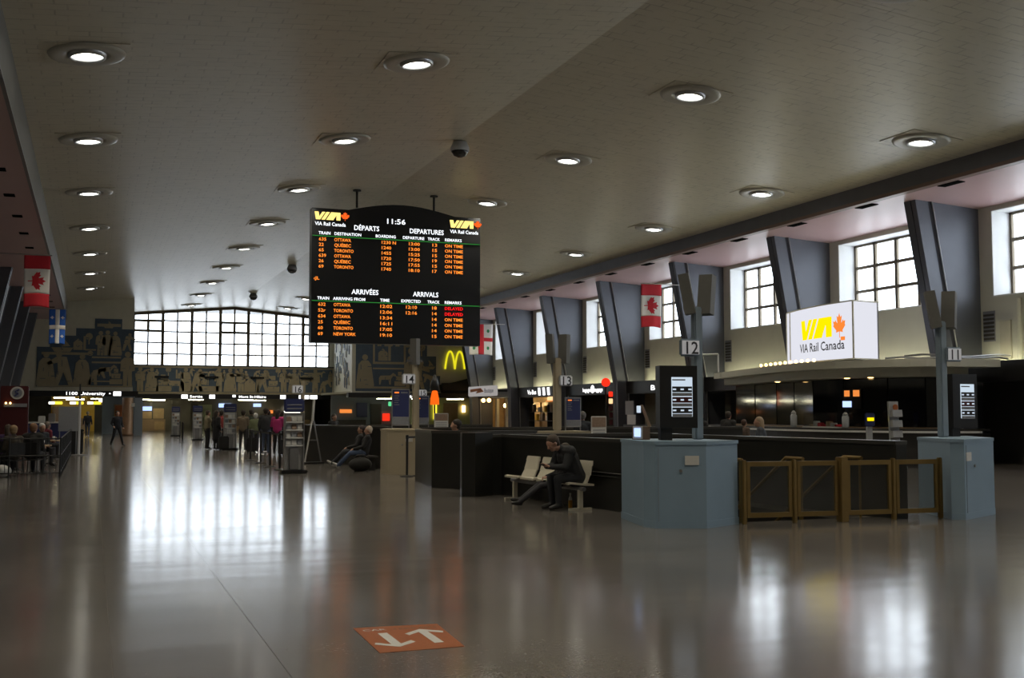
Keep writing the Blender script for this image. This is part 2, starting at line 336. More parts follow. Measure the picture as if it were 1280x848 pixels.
# ------------------------------------------------------------------ right wall: openings, windows, fins
b = MB()
WIN = []
T = .95
for k, y in enumerate(FY):
    y1 = y - .55; y0 = y1 - 6.1; WIN.append((y0, y1))
prev = YB
for y0, y1 in WIN:
    if y0 > prev: b.box(WR, WR + T, prev, y0, 5.43, 8.26)
    prev = y1
b.box(WR, WR + T, prev, YP + .4, 5.43, 8.26)
b.box(WR, WR + T, YB, YP + .4, 3.0, 5.43); b.box(WR, WR + T, YB, YP + .4, 8.26, 11.0)
wr = struct(b.build('wall_right', 'wall'), 'cream upper wall with a row of square-paned windows')
wrl = wr
b = MB(); b.box(WR, WR + T, YB, 44.0, 0, 3.0); b.build('dado', 'walllow', wr)
proto = {}
for i, (y0, y1) in enumerate(WIN):
    if y1 < -8: continue
    wn = sroot('window_%d' % (i + 1), 'square-paned window in the right wall', (WR + .8, (y0 + y1) / 2, 5.43))
    X = WR + .8; n = 5; cw = (y1 - y0) / n; rows = [5.43, 6.38, 7.32, 8.26]
    # reveal lining
    r = MB(); r.box(WR + .01, X + .1, y0 - .0, y0 + .025, 5.43, 8.26); r.box(WR + .01, X + .1, y1 - .025, y1, 5.43, 8.26); r.box(WR - .02, X + .1, y0, y1, 5.40, 5.445); r.box(WR + .01, X + .1, y0, y1, 8.235, 8.26)
    r.build('reveal', 'white', wn)
    f = MB(); f.box(X - .05, X + .05, y0 + .025, y0 + .12, 5.445, 8.235); f.box(X - .05, X + .05, y1 - .12, y1 - .025, 5.445, 8.235); f.box(X - .05, X + .05, y0, y1, 5.445, 5.53); f.box(X - .05, X + .05, y0, y1, 8.15, 8.235)
    f.build('frame', 'frame', wn)
    for c in range(1, n): MB().box(X - .05, X + .05, y0 + c * cw - .075, y0 + c * cw + .075, 5.445, 8.235).build('mullion', 'frame', wn)
    for z in rows[1:3]: MB().box(X - .04, X + .04, y0 + .03, y1 - .03, z - .06, z + .06).build('transom', 'frame', wn)
    for c in range(n):
        for z0, z1 in zip(rows, rows[1:]): MB().box(X - .006, X + .006, y0 + c * cw + .05, y0 + (c + 1) * cw - .05, z0 + .045, z1 - .045).build('pane', 'glass', wn)
    portal((X + .12, (y0 + y1) / 2, 6.85), (-1, 0, 0), 6.1, 2.83)

def fin(side, y):
    base = WR if side > 0 else WL
    def X(d): return base - side * d
    # profile in the x-z plane: d = distance from the wall
    prof = [(0, 0), (1.55, 0), (1.62, 3.2), (2.6 if side > 0 else 2.7, 8.55), (0, 8.42)]
    p = MB(); p.slab([(X(d), y, z) for d, z in prof], (0, .5, 0)); o = p.build('pier', 'fin', wr if side > 0 else wl_)
    # folded edge channel, its turned-away shade put into the colour, standing proud of the nave edge
    q = MB(); e = [(1.55, 0), (1.62, 3.2), (2.6 if side > 0 else 2.7, 8.55)]; wch = .62
    for (d0, z0), (d1, z1) in zip(e, e[1:]):
        a = [(X(d0 - wch), y - .05, z0), (X(d0 + .02), y + .22, z0), (X(d1 + .02), y + .22, z1), (X(d1 - wch), y - .05, z1)]
        q.slab(a, (side * .0, .3, 0))
    c = q.build('edge_channel', 'finshade', o)
    r = MB()
    for (d0, z0), (d1, z1) in zip(e, e[1:]):
        r.cyl((X(d0 - wch), y - .06, z0), (X(d1 - wch), y - .06, z1), .03, .03, 6); r.cyl((X(d0 - .25), y + .08, z0), (X(d1 - .25), y + .08, z1), .025, .025, 6)
    r.build('edge_bead', 'metal', o)
for y in FY:
    if y > 2: fin(1, y)
for i, y in enumerate(FY):
    if 26 < y < 80:
        g = MB(); g.box(WR - .03, WR, y - .62, y - .12, 3.95, 4.95, 0)
        for k in range(7): g.box(WR - .045, WR - .03, y - .6, y - .14, 4.0 + k * .13, 4.07 + k * .13, 1)
        g.build('wall_grille', ['printgrey', 'walllow'], wr)
# conduit box beside the near pier
g = MB(); g.box(WR - .06, WR, 27.3, 27.75, 3.35, 4.6); g.build('access_panel', 'wallend', wr)
g = MB(); g.cyl((WR - .1, 26.9, 3.3), (WR - .1, 26.9, 5.25), .07, .07, 8); g.build('conduit', 'wall', wr)

# left wall
b = MB(); b.box(WL - .5, WL, YB, YP + .4, 3.0, 11.0); wl_ = struct(b.build('wall_left', 'wallend'), 'plain dim left wall behind the piers')
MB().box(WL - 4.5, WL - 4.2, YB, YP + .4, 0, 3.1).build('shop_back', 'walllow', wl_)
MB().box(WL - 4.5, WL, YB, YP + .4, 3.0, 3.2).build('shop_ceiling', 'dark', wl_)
for y in FY:
    if y > 26: fin(-1, y)
# wall behind the camera
b = MB(); b.box(WL - 6, WR + 5, YB - .4, YB, -.1, 11.2); struct(b.build('wall_back', 'wallend'), 'plain wall closing the hall behind the viewer')

# ------------------------------------------------------------------ end walls
b = MB()
XLA, XRA = 2.62, 18.12                               # panel inner edges
b.box(WL - 6, XLA, YP, YP + .35, 3.05, 11.0); b.box(XRA, WR + 5, YP, YP + .35, 3.05, 11.0)
we = struct(b.build('wall_end', 'wallend'), 'pale end wall panels either side of the recessed end window')
r = MB(); r.slab([(XLA, YP + .01, 3.05), (2.94, YW, 3.05), (2.94, YW, 11), (XLA, YP + .01, 11)], (-.3, 0, 0)); r.build('reveal_left', 'wallend', we)
r = MB(); r.slab([(XRA, YP + .01, 3.05), (19.22, YW, 3.05), (19.22, YW, 11), (XRA, YP + .01, 11)], (.3, 0, 0)); r.build('reveal_right', 'wall', we)
MB().box(2.6, 19.6, YW, YW + .35, 3.05, 5.42).build('window_apron', 'wallend', we)
lip = MB(); lip.box(2.6, 19.5, YW - .12, YW + .02, 5.36, 5.46); lip.build('sill', 'coping', we)
# dark header under the panels
h = MB(); h.box(WL, XLA + .35, YP - .25, YP + .5, 2.72, 3.08); h.box(XRA - .3, WR, YP - .25, YP + .5, 2.72, 3.08); h.box(XLA - .2, 19.6, YW - .1, YW + .4, 2.72, 3.08); h.build('header_band', 'black', we)
# low ceilings and far walls of the passage beyond
lc = MB(); lc.box(WL - 6, XLA, YP + .35, YE, 3.05, 3.2); lc.box(XRA, WR + 5, YP + .35, YE, 3.05, 3.2); lc.box(XLA - .1, XRA + 1.5, YW + .35, YE, 3.05, 3.2)
struct(lc.build('ceiling_passage', 'lowceil'), 'low ceiling of the passage under the end wall')
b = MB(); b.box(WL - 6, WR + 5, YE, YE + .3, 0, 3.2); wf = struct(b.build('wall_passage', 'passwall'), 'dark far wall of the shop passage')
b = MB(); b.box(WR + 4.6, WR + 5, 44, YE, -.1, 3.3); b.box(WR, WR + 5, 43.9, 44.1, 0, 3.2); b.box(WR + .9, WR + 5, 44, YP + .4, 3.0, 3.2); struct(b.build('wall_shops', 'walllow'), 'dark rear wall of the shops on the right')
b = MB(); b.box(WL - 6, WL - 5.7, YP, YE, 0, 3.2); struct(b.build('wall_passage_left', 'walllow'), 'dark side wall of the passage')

# end window
ew = sroot('window_21', 'wide gabled end window of many panes', (11, YW, 5.42))
mx = [2.95 + 2.27 * k for k in range(8)]; zr = [5.46, 6.34, 7.25, 8.15, 9.05]
for k, x in enumerate(mx): MB().box(x - .12, x + .12, YW + .02, YW + .2, 5.42, cz(x) - .02).build('mullion', 'frame', ew)
for k in range(7): x = mx[k] + 1.135; MB().box(x - .065, x + .065, YW + .05, YW + .15, 5.42, cz(x) - .02).build('glazing_bar', 'frame', ew)
for z in zr[1:]: MB().box(mx[0], mx[7], YW + .07, YW + .13, z - .06, z + .06).build('transom', 'frame', ew)
for xa, xb in ((mx[0] - .1, RX), (RX, mx[7] + .1)):
    t = MB(); t.slab([(xa, YW, cz(xa) - .22), (xb, YW, cz(xb) - .22), (xb, YW, cz(xb)), (xa, YW, cz(xa))], (0, .25, 0)); t.build('head', 'frame', ew)
for k in (0, 3, 6):                                    # heavier opening sashes
    for s_ in (0, 1):
        x0 = mx[k] + .07 + s_ * 1.1; x1 = x0 + 1.03; f = MB(); z0, z1 = 8.15, 9.05
        f.box(x0, x1, YW + .03, YW + .12, z0, z0 + .14); f.box(x0, x1, YW + .03, YW + .12, z1 - .14, z1); f.box(x0, x0 + .07, YW + .03, YW + .12, z0 + .08, z1 - .08); f.box(x1 - .07, x1, YW + .03, YW + .12, z0 + .08, z1 - .08); f.build('sash', 'frame', ew)
for k in range(14):
    x0 = mx[0] + 1.135 * k + .03; x1 = x0 + 1.075
    for a, z0 in enumerate(zr):
        z1 = zr[a + 1] if a < 4 else None; p = MB()
        top = [(x1, YW + .1, z1 - .03), (x0, YW + .1, z1 - .03)] if z1 else [(x1, YW + .1, cz(x1) - .2), (x0, YW + .1, cz(x0) - .2)]
        p.slab([(x0, YW + .1, z0 + .03), (x1, YW + .1, z0 + .03)] + top, (0, .01, 0)); p.build('pane', 'glass', ew)
b = MB(); b.box(2.0, 2.95, YW, YW + .3, 5.4, 11); b.box(18.84, 19.6, YW, YW + .3, 5.4, 11); b.build('jamb', 'wall', ew)
portal((10.9, YW + .35, 7.7), (0, -1, 0), 16, 4.9)

# ------------------------------------------------------------------ murals in low relief
def circ(cx, cy, r, n=12): return [(cx + r * math.cos(2 * PI * i / n), cy + r * math.sin(2 * PI * i / n)) for i in range(n)]
def figure(kind, x, z, h, fx=1):
    """list of polygons (x,z) of one carved figure, base at z, height h"""
    def q(pts): return [(x + fx * a * h, z + c * h) for a, c in pts]
    if kind == 'stand': return [q(circ(0, .91, .085)), q([(-.1, .82), (.1, .82), (.19, .72), (.2, .42), (.12, .42), (.12, .0), (.01, .0), (0, .36), (-.02, 0), (-.13, 0), (-.12, .42), (-.2, .44), (-.18, .74)])]
    if kind == 'robe': return [q(circ(0, .9, .085)), q([(-.09, .81), (.09, .81), (.18, .7), (.27, .1), (.25, 0), (-.26, 0), (-.26, .1), (-.19, .7)])]
    if kind == 'work': return [q(circ(.12, .86, .085)), q([(-.08, .78), (.16, .8), (.42, .62), (.4, .55), (.15, .62), (.14, .42), (.24, 0), (.12, 0), (0, .36), (-.14, 0), (-.26, 0), (-.17, .44)])]
    if kind == 'bend': return [q(circ(.3, .66, .085)), q([(-.15, .62), (.2, .72), (.27, .62), (.36, .3), (.28, .28), (.14, .5), (0, .4), (.02, 0), (-.1, 0), (-.14, .3), (-.24, 0), (-.36, 0), (-.26, .45)])]
    if kind == 'house': return [q([(-.4, 0), (-.4, .5), (-.1, .78), (.2, .5), (.2, 0)]), q([(.24, 0), (.24, .95), (.4, .95), (.4, 0)])]
    if kind == 'boat': return [q([(-.7, .3), (.7, .3), (.5, .0), (-.5, .0)]), q([(-.03, .34), (-.03, 1.0), (.02, 1.0), (.02, .34)]), q([(.06, .36), (.06, .95), (.5, .4)])]
    if kind == 'animal': return [q([(-.5, .0), (-.42, .0), (-.36, .3), (.1, .3), (.16, 0), (.25, 0), (.26, .36), (.4, .55), (.6, .5), (.58, .62), (.4, .74), (.22, .58), (-.42, .56), (-.52, .4)])]
    if kind == 'wheel': return [q(circ(0, .3, .3, 16)), q([(-.6, .62), (.6, .62), (.6, .78), (-.6, .78)])]
    if kind == 'crate': return [q([(-.35, 0), (.35, 0), (.35, .3), (-.35, .3)]), q([(-.25, .34), (.25, .34), (.25, .62), (-.25, .62)]), q([(-.12, .66), (.12, .66), (.12, .9), (-.12, .9)])]
    if kind == 'tree': return [q([(-.05, 0), (.05, 0), (.05, .4), (-.05, .4)]), q(circ(0, .68, .3, 9))]
    return []
def mural(name, label, ground, specs, y, strips=()):
    root = thing(name, label, 'mural', (ground[0][0], y, min(p[1] for p in ground)))
    MB().slab([(x, y, z) for x, z in ground], (0, -.03, 0)).build('ground', 'muralblue', root)
    for kind, x, z, h, fx in specs:
        m = MB()
        for pl in figure(kind, x, z, h, fx): m.slab([(a, y - .028, c) for a, c in pl], (0, -.05, 0))
        m.build('relief_figure', 'tan', root)
    for x0, x1, z0, z1 in strips: MB().box(x0, x1, y - .09, y - .028, z0, z1).build('relief_band', 'tan', root)
    inc = MB(); rr_ = random.Random(len(specs)); gx0, gx1 = min(p[0] for p in ground), max(p[0] for p in ground)
    for kind, x, z, h, fx in specs:                       # incised folds and tool marks
        for _ in range(5):
            a = x + (rr_.random() - .5) * .5 * h; c = z + (.1 + .65 * rr_.random()) * h; l_ = (.06 + .12 * rr_.random()) * h; w_ = .012 + .014 * rr_.random()
            if gx0 + .1 < a < gx1 - .1: inc.box(a - w_, a + w_, y - .084, y - .06, c, c + l_) if rr_.random() < .65 else inc.box(a - l_ * .5, a + l_ * .5, y - .084, y - .06, c, c + 2 * w_)
    io = inc.build('incised_marks', 'muralblue', root); io['kind'] = 'stuff'
    return root
K = ['stand', 'work', 'robe', 'bend', 'house', 'animal', 'crate', 'tree', 'wheel', 'boat']
sp = []
rnd = random.Random(3); x = 3.6; i = 0
order = ['stand', 'robe', 'crate', 'animal', 'robe', 'work', 'boat', 'stand', 'robe', 'stand', 'house', 'work', 'crate', 'stand', 'robe', 'tree', 'stand', 'bend']
for i, k in enumerate(order):
    sp.append((k, 3.55 + i * .88, 3.3, (1.95 if k in ('stand', 'robe', 'work') else 1.5), 1 if i % 3 else -1))
    sp.append((K[(i * 7 + 3) % 10], 3.95 + i * .88, 4.35 if i % 2 else 4.55, .75, -1 if i % 2 else 1))
mural('mural_frieze', 'long low-relief frieze of tan figures on blue under the end window', [(2.98, 3.1), (19.1, 3.1), (19.1, 5.34), (2.98, 5.34)], sp, YW, ((3.0, 19.1, 3.1, 3.26), (3.0, 19.1, 5.2, 5.34)))
for xx in (5.2, 9.1, 12.8, 16.9):
    g = MB(); g.box(xx - .55, xx + .55, YW - .17, YW - .08, 4.38, 4.55); [g.box(xx - .5, xx + .5, YW - .185, YW - .17, 4.40 + k * .05, 4.425 + k * .05) for k in range(3)]
    g.build('air_slot', 'black', we)
gl = [(-3.6, 3.35), (2.62, 3.35), (2.62, 7.4), (1.83, 7.4), (1.83, 8.1), (.05, 8.1), (.05, 7.4), (-1.15, 7.4), (-1.15, 6.87), (-2.8, 6.87), (-2.8, 6.07), (-3.6, 6.07)]
sp = [('robe', -3.0, 3.45, 2.3, 1), ('work', -1.9, 3.45, 2.5, -1), ('robe', -.7, 3.45, 2.2, 1), ('bend', .25, 3.5, 1.6, 1), ('house', -.9, 5.9, 1.0, 1), ('boat', -2.0, 5.75, 1.0, 1), ('stand', .45, 5.55, 1.7, 1), ('stand', .9, 5.55, 1.75, -1), ('robe', 1.4, 5.55, 1.7, 1), ('animal', .9, 4.1, 1.1, 1), ('stand', 2.25, 3.45, 2.4, -1), ('work', 2.2, 5.9, 1.3, 1), ('boat', .95, 7.45, .5, 1), ('tree', -.3, 6.3, .8, 1), ('crate', 1.5, 3.55, 1.2, 1), ('wheel', -.2, 5.5, .6, 1)]
mural('mural_relief', 'stepped-top relief mural of tan figures on slate blue beside the Quebec flag', gl, sp, YP, ((-.1, 1.8, 5.35, 5.47), (-.1, 1.8, 5.0, 5.12), (.2, 1.75, 7.55, 7.75), (-3.3, -.3, 5.55, 5.72), (-3.55, 2.6, 3.36, 3.46), (-.05, 1.9, 3.7, 3.8)))
gr = [(18.4, 3.2), (25.0, 3.2), (25.0, 4.4), (24.68, 4.4), (24.68, 5.9), (23.95, 5.9), (23.95, 7.0), (22.5, 7.0), (22.5, 8.0), (18.4, 8.0)]
sp = [('robe', 19.1, 3.4, 2.6, 1), ('house', 20.6, 5.5, 1.2, 1), ('stand', 20.2, 6.6, 1.2, 1), ('robe', 20.9, 6.6, 1.2, 1), ('stand', 21.6, 6.6, 1.2, -1), ('animal', 20.8, 3.7, 1.2, 1), ('crate', 21.8, 3.6, 1.2, 1), ('work', 23.2, 3.4, 2.3, 1), ('bend', 24.2, 3.45, 1.5, -1), ('stand', 22.6, 3.4, 2.5, 1), ('wheel', 22.7, 6.0, .9, 1), ('tree', 23.5, 5.9, 1.0, 1), ('boat', 24.1, 4.9, .7, 1)]
mural('mural_relief', 'relief mural of tan figures on the right end panel below the departure board', gr, sp, YP, ((19.7, 22.2, 5.25, 5.42), (19.7, 22.2, 4.85, 4.97), (19.7, 22.3, 3.4, 3.55), (19.7, 19.85, 5.4, 7.9), (22.1, 22.25, 5.4, 7.9)))
# speckled relief on the slanted reveal
rv = thing('mural_reveal', 'bright glossy relief strip on the slanted wall beside the end window', 'mural', (18.6, 87, 3.2))
for k in range(90):
    t = .1 + .8 * rnd.random(); z = 3.4 + 4.6 * rnd.random(); x_ = XRA + (19.22 - XRA) * t - .02; y_ = YP + (YW - YP) * t
    hh = .25 + .6 * rnd.random(); MB().slab([(x_, y_, z), (x_ + .02, y_ + .22, z + .05), (x_ + .025, y_ + .27, z + hh), (x_ + .005, y_ + .06, z + hh * .9)], (-.04, 0, 0)).build('relief_mark', 'muralblue' if k % 3 else 'tan', rv)

# ------------------------------------------------------------------ downlights
def make_light():
    r = thing('ceiling_downlight', '', 'ceiling light')
    MB().box(-.86, .86, -.72, .72, -.012, .05).build('mounting_plate', 'ceiling', r)
    MB().lathe([(.80, -.01), (.78, -.05), (.70, -.075), (.50, -.05), (.40, -.03), (.40, .0), (.80, .0)], n=28, cap=False).build('dish', 'ceilrim', r, True)
    MB().lathe([(.40, -.03), (.385, -.10), (.34, -.11), (.33, -.05), (.40, -.0)], n=24, cap=False).build('trim_ring', 'metal', r, True)
    MB().lathe([(.33, -.06), (.29, -.075), (.24, -.06)], n=24, cap=False).build('reflector', 'lampring', r, True)
    MB().lathe([(.235, -.075), (.2, -.09)], n=20).build('lamp', 'lamp', r, True)
    l = bpy.data.lights.new('downlight_beam', 'SPOT'); l.energy = 660; l.color = (1, .89, .69); l.spot_size = math.radians(118); l.spot_blend = .6; l.shadow_soft_size = .2
    lo = bpy.data.objects.new('downlight_beam', l); COL.objects.link(lo); lo.parent = r; lo.location = (0, 0, -.14)
    return r
MT['ceilrim'] = mat('downlight_dish', (.40, .385, .33), .35, noise=.04)
L0 = make_light(); first = True
rows = [(-.28, 'above the left aisle'), (7.05, 'left of the ridge'), (14.53, 'right of the ridge'), (21.85, 'nearest the window wall')]
for ri, (x, nm) in enumerate(rows):
    for k in range(-3, 9):
        y = (25.0, 25.0, 25.05, 24.8)[ri] + 8.0 * k
        if y > YP - 1 and ri in (0, 3): continue
        if y > YW - 2: continue
        n_ = k + 4
        lab = 'round ceiling downlight, %s visible from the viewer in the row %s' % (ORD[k], nm) if k >= 0 else 'round ceiling downlight overhead before the visible ones, %s in the row %s' % (ORD[k + 3], nm)
        rot = (0, math.atan(SL) * (1 if x > RX else -1), 0); loc = (x, y, cz(x) - .005)
        if first: L0.location = loc; L0.rotation_euler = rot; L0['label'] = lab; L0['group'] = 'ceiling downlights'; first = False
        else: dup(L0, loc, rot, lab, 'ceiling downlights')
# dome cameras on the ridge
for y, l in ((33.3, 'large dark ceiling dome camera nearest the viewer'), (65.2, 'dark ceiling dome camera beside the departure board'), (82.0, 'small dark ceiling dome camera nearest the end window')):
    r = thing('dome_camera', l, 'camera', (10.85, y, 10.0), 'ridge dome cameras')
    MB().lathe([(.30, 0), (.30, .12), (.22, .3), (.1, .34)], (10.85, y, 10.0), 18).build('housing', 'signgrey' if y < 40 else 'greymetal', r, True)
    MB().lathe([(.06, -.2), (.2, -.14), (.27, -.04), (.28, 0)], (10.85, y, 10.0), 18).build('dome', 'lens', r, True)

# ------------------------------------------------------------------ departure board
BY = 41.3
bd = thing('departure_board', 'large black hanging departures and arrivals board with amber lettering', 'sign', (10.95, BY, 4.25))
arc = [(9.0, 9.36)] + [(9.0 + 4.25 * t / 12, 9.36 + .32 * math.sin(PI * t / 12)) for t in range(1, 12)] + [(13.25, 9.36)]
pts = [(7.6, 4.25), (14.32, 4.25), (14.32, 9.36)] + arc[::-1] + [(7.6, 9.36)]
MT['boardblack'] = mat('board_face', (.012, .013, .016), .35, noise=.1)
MB().slab([(x, BY, z) for x, z in pts], (0, .45, 0)).build('cabinet', 'boardblack', bd)
for xr in (9.36, 12.45):
    p = MB(); p.cyl((xr, BY + .2, 9.5), (xr, BY + .2, cz(xr) + .02), .045, .045, 8); p.lathe([(.16, 0), (.16, .05)], (xr, BY + .2, cz(xr) - .06), 12); p.build('hanger_rod', 'black', bd)
def bt(s, x, z, h, m, width=None, al='LEFT'): return text('lettering', s, h, m, (x, BY - .006, z), (1, 0, 0), (0, 0, 1), bd, al, width)
def vlogo(x, z, parent_y):
    for pl in VIA: poly2('logo_letter', pl, 'led_y', (x, BY - .01, z), (1, 0, 0), (0, 0, 1), .30, bd)
    poly2('logo_leaf', LEAF, 'led_red2', (x + 1.17, BY - .01, z + .17), (1, 0, 0), (0, 0, 1), .17, bd)
    bt('VIA Rail Canada', x + .02, z - .22, .14, 'led_w', 1.18)
vlogo(7.69, 8.92, 0); vlogo(13.04, 8.92, 0)
bt('11:56', 10.44, 8.92, .20, 'led_w', .73)
bt('DÉPARTS', 9.2, 8.60, .19, 'led_w', .98); bt('DEPARTURES', 11.4, 8.60, .19, 'led_w', 1.38)
bt('ARRIVÉES', 9.14, 6.13, .19, 'led_w', 1.05); bt('ARRIVALS', 11.56, 6.13, .19, 'led_w', 1.03)
for hd, z in (([('TRAIN', 7.85, .45), ('DESTINATION', 8.45, 1.03), ('BOARDING', 10.05, .79), ('DEPARTURE', 11.13, .86), ('TRACK', 12.14, .5), ('REMARKS', 12.84, .69)], 8.36),
              ([('TRAIN', 7.83, .45), ('ARRIVING FROM', 8.43, 1.24), ('TIME', 10.25, .37), ('EXPECTED', 11.08, .78), ('TRACK', 12.14, .5), ('REMARKS', 12.84, .69)], 5.88)):
    for s, x, wd in hd: bt(s, x, z, .115, 'led_w', wd)
for z in (8.30, 5.83): MB().box(7.62, 14.31, BY - .02, BY - .002, z - .014, z + .014).build('rule_line', 'led_g', bd)
dep = [('635', 'OTTAWA', '1230 N', '13:00', '13', 'ON TIME'), ('22', 'QUÉBEC', '1240', '13:00', '15', 'ON TIME'), ('65', 'TORONTO', '1455', '15:25', '15', 'ON TIME'), ('639', 'OTTAWA', '1720', '17:50', '19', 'ON TIME'), ('26', 'QUÉBEC', '1725', '17:55', '15', 'ON TIME'), ('69', 'TORONTO', '1740', '18:10', '17', 'ON TIME')]
arr = [('632', 'OTTAWA', '12:02', '12:10', '18', 'DELAYED'), ('52r', 'TORONTO', '12:06', '12:16', '14', 'DELAYED'), ('634', 'OTTAWA', '13:34', '', '14', 'ON TIME'), ('25', 'QUÉBEC', '16:11', '', '14', 'ON TIME'), ('60', 'TORONTO', '17:05', '', '14', 'ON TIME'), ('69', 'NEW YORK', '19:10', '', '15', 'ON TIME')]
for tb, z0, dz in ((dep, 8.12, .207), (arr, 5.64, .222)):
    for r_, row in enumerate(tb):
        z = z0 - dz * r_
        for c, (s, x) in enumerate(zip(row, (7.86, 8.45, 10.26 if tb is dep else 10.22, 11.34 if tb is dep else 11.24, 12.29, 12.84))):
            if s: bt(s, x, z, .125, 'led_r' if s == 'DELAYED' else 'led_o', len(s) * (.107 if c in (1, 5) else .094 if c != 3 else .088))
bt('‹JL', 7.68, 6.63, .12, 'led_o', .22)

# ------------------------------------------------------------------ flags on wall poles
def flag(kind, label, x0, x1, y, ztop, length, xpole, amp=.05):
    r = thing('hanging_flag', label, 'flag', (min(x0, x1), y, ztop - length))
    wd = x1 - x0
    def f(p):
        t = (p.x - x0) / wd; v = (ztop - p.z) / length
        return Vector((p.x + .05 * v * math.sin(2.5 * v) * (.5 - t), p.y + amp * math.sin(5 * t + 2.2 * v) * (.35 + v), p.z + .04 * v * math.sin(PI * t)))
    N, Mv = 10, 24
    def cloth(name, m, u0, u1, v0, v1, parent, lift=0):
        b = MB(); vs = []; fs = []; n = max(2, int(N * (u1 - u0) + 1)); mm = max(2, int(Mv * (v1 - v0) + 1))
        for s_ in (-1, 1):
            for j in range(mm + 1):
                for i in range(n + 1):
                    p = f(Vector((x0 + wd * (u0 + (u1 - u0) * i / n), y, ztop - length * (v0 + (v1 - v0) * j / mm)))); p.y += s_ * (.006 + lift); vs.append(p)
        K_ = (n + 1) * (mm + 1)
        for j in range(mm):
            for i in range(n):
                a = j * (n + 1) + i; fs += [(a, a + 1, a + n + 2, a + n + 1), (K_ + a + n + 1, K_ + a + n + 2, K_ + a + 1, K_ + a)]
        ring = [i for i in range(n + 1)] + [j * (n + 1) + n for j in range(1, mm + 1)] + [mm * (n + 1) + i for i in range(n - 1, -1, -1)] + [j * (n + 1) for j in range(mm - 1, 0, -1)]
        for a, c in zip(ring, ring[1:] + ring[:1]): fs.append((a, K_ + a, K_ + c, c))
        b.add(vs, fs); return b.build(name, m, parent, True)
    p = MB(); p.cyl((min(xpole, x0) - .0, y, ztop + .03), (max(xpole, x1) + .05, y, ztop + .03), .02, .02, 8); p.build('pole', 'metal', r)
    if kind == 'canada':
        cloth('field', 'red', 0, 1, 0, .26, r); cloth('field', 'flagwhite', 0, 1, .26, .74, r); cloth('field', 'red', 0, 1, .74, 1, r)
        L = [(yy, -xx) for xx, yy in LEAF]      # lies on its side: point to the right
        b = MB(); o = Vector((x0 + wd * .5, y, ztop - length * .5)); s_ = wd * .39 if wd > 0 else -wd * .39
        P = [f(o + Vector((a * s_ * .9, 0, c * s_))) for a, c in L]; b.slab([q + Vector((0, -.012, 0)) for q in P], (0, -.004, 0)); b.slab([q + Vector((0, .012, 0)) for q in P], (0, .004, 0)); b.build('maple_leaf', 'red', r)
    if kind == 'quebec':
        cloth('field', 'flagblue', 0, 1, 0, 1, r); cloth('cross', 'flagwhite', .38, .64, 0, 1, r, .004); cloth('cross', 'flagwhite', 0, 1, .46, .58, r, .004)
        fl_ = [(0, 1), (.25, .45), (.2, .1), (.5, .4), (.8, .1), (.6, -.25), (.3, -.15), (.4, -.4), (.15, -.4), (.3, -1), (0, -.7), (-.3, -1), (-.15, -.4), (-.4, -.4), (-.3, -.15), (-.6, -.25), (-.8, .1), (-.5, .4), (-.2, .1), (-.25, .45)]
        for tu, tv in ((.19, .24), (.82, .24), (.19, .78), (.82, .78)):
            o = Vector((x0 + wd * tu, y, ztop - length * tv)); b = MB(); P = [f(o + Vector((c * .11, 0, a * .12))) + Vector((0, -.012, 0)) for a, c in fl_]; b.slab(P, (0, -.004, 0)); b.build('lily', 'flagwhite', r)
    if kind == 'city':
        cloth('field', 'flagwhite', 0, 1, 0, 1, r); cloth('cross', 'red', .38, .62, 0, 1, r, .004); cloth('cross', 'red', 0, 1, .44, .56, r, .004)
        for tu, tv in ((.2, .22), (.8, .22), (.2, .78), (.8, .78)):
            o = Vector((x0 + wd * tu, y, ztop - length * tv)); b = MB(); P = [f(o + Vector((c * .1, 0, a * .12))) + Vector((0, -.012, 0)) for a, c in circ(0, 0, 1, 7)]; b.slab(P, (0, -.004, 0)); b.build('emblem', 'green', r)
    return r
flag('canada', 'red and white maple leaf flag hanging from the left eave, largest flag', -2.46, -1.56, 44.0, 7.40, 1.92, -3.5)
flag('quebec', 'blue flag with white cross and lilies hanging beside the left mural', -2.40, -1.52, 67.5, 7.45, 1.98, -3.3)
flag('canada', 'red and white maple leaf flag hanging in front of the right windows', 23.0, 24.02, 44.2, 7.40, 1.96, 25.0)
flag('city', 'white flag with red cross half hidden behind the departure board', 22.6, 24.2, 67.3, 7.30, 2.0, 25.0)

# ------------------------------------------------------------------ stairwell 12: pit, walls, stairs, gate
pit = MB()
pit.box(hx0 - .2, hx0, hy0 - .1, hy1 + .1, -4, -.12); pit.box(hx1, hx1 + .2, hy0 - .1, hy1 + .1, -4, -.12); pit.box(hx0, hx1, hy1, hy1 + .2, -4, -.12); pit.box(hx0, hx1, hy0 - .2, hy0, -4, -.12); pit.box(hx0 - .2, hx1 + .2, hy0 - .2, hy1 + .2, -4.2, -4)
struct(pit.build('wall_stairwell_pit', 'dark'), 'dark lining of the stairwell below floor level')
def lowwall(name, label, pts, h=1.2, t=.22, m='stone', side=1):
    """low wall along a polyline, thickness to the left (side=1) of travel"""
    r = MB(); c = MB()
    for (x0, y0), (x1, y1) in zip(pts, pts[1:]):
        d = Vector((x1 - x0, y1 - y0, 0)).normalized(); n = Vector((-d.y, d.x, 0)) * t * side
        r.slab([(x0, y0, 0), (x1, y1, 0), (x1 + n.x, y1 + n.y, 0), (x0 + n.x, y0 + n.y, 0)], (0, 0, h - .06))
        e = n * .06
        c.slab([(x0 - e.x, y0 - e.y, h - .06), (x1 - e.x, y1 - e.y, h - .06), (x1 + n.x + e.x, y1 + n.y + e.y, h - .06), (x0 + n.x + e.x, y0 + n.y + e.y, h - .06)], (0, 0, .06))
    o = struct(r.build(name, m), label); c.build('coping', 'coping', o); return o
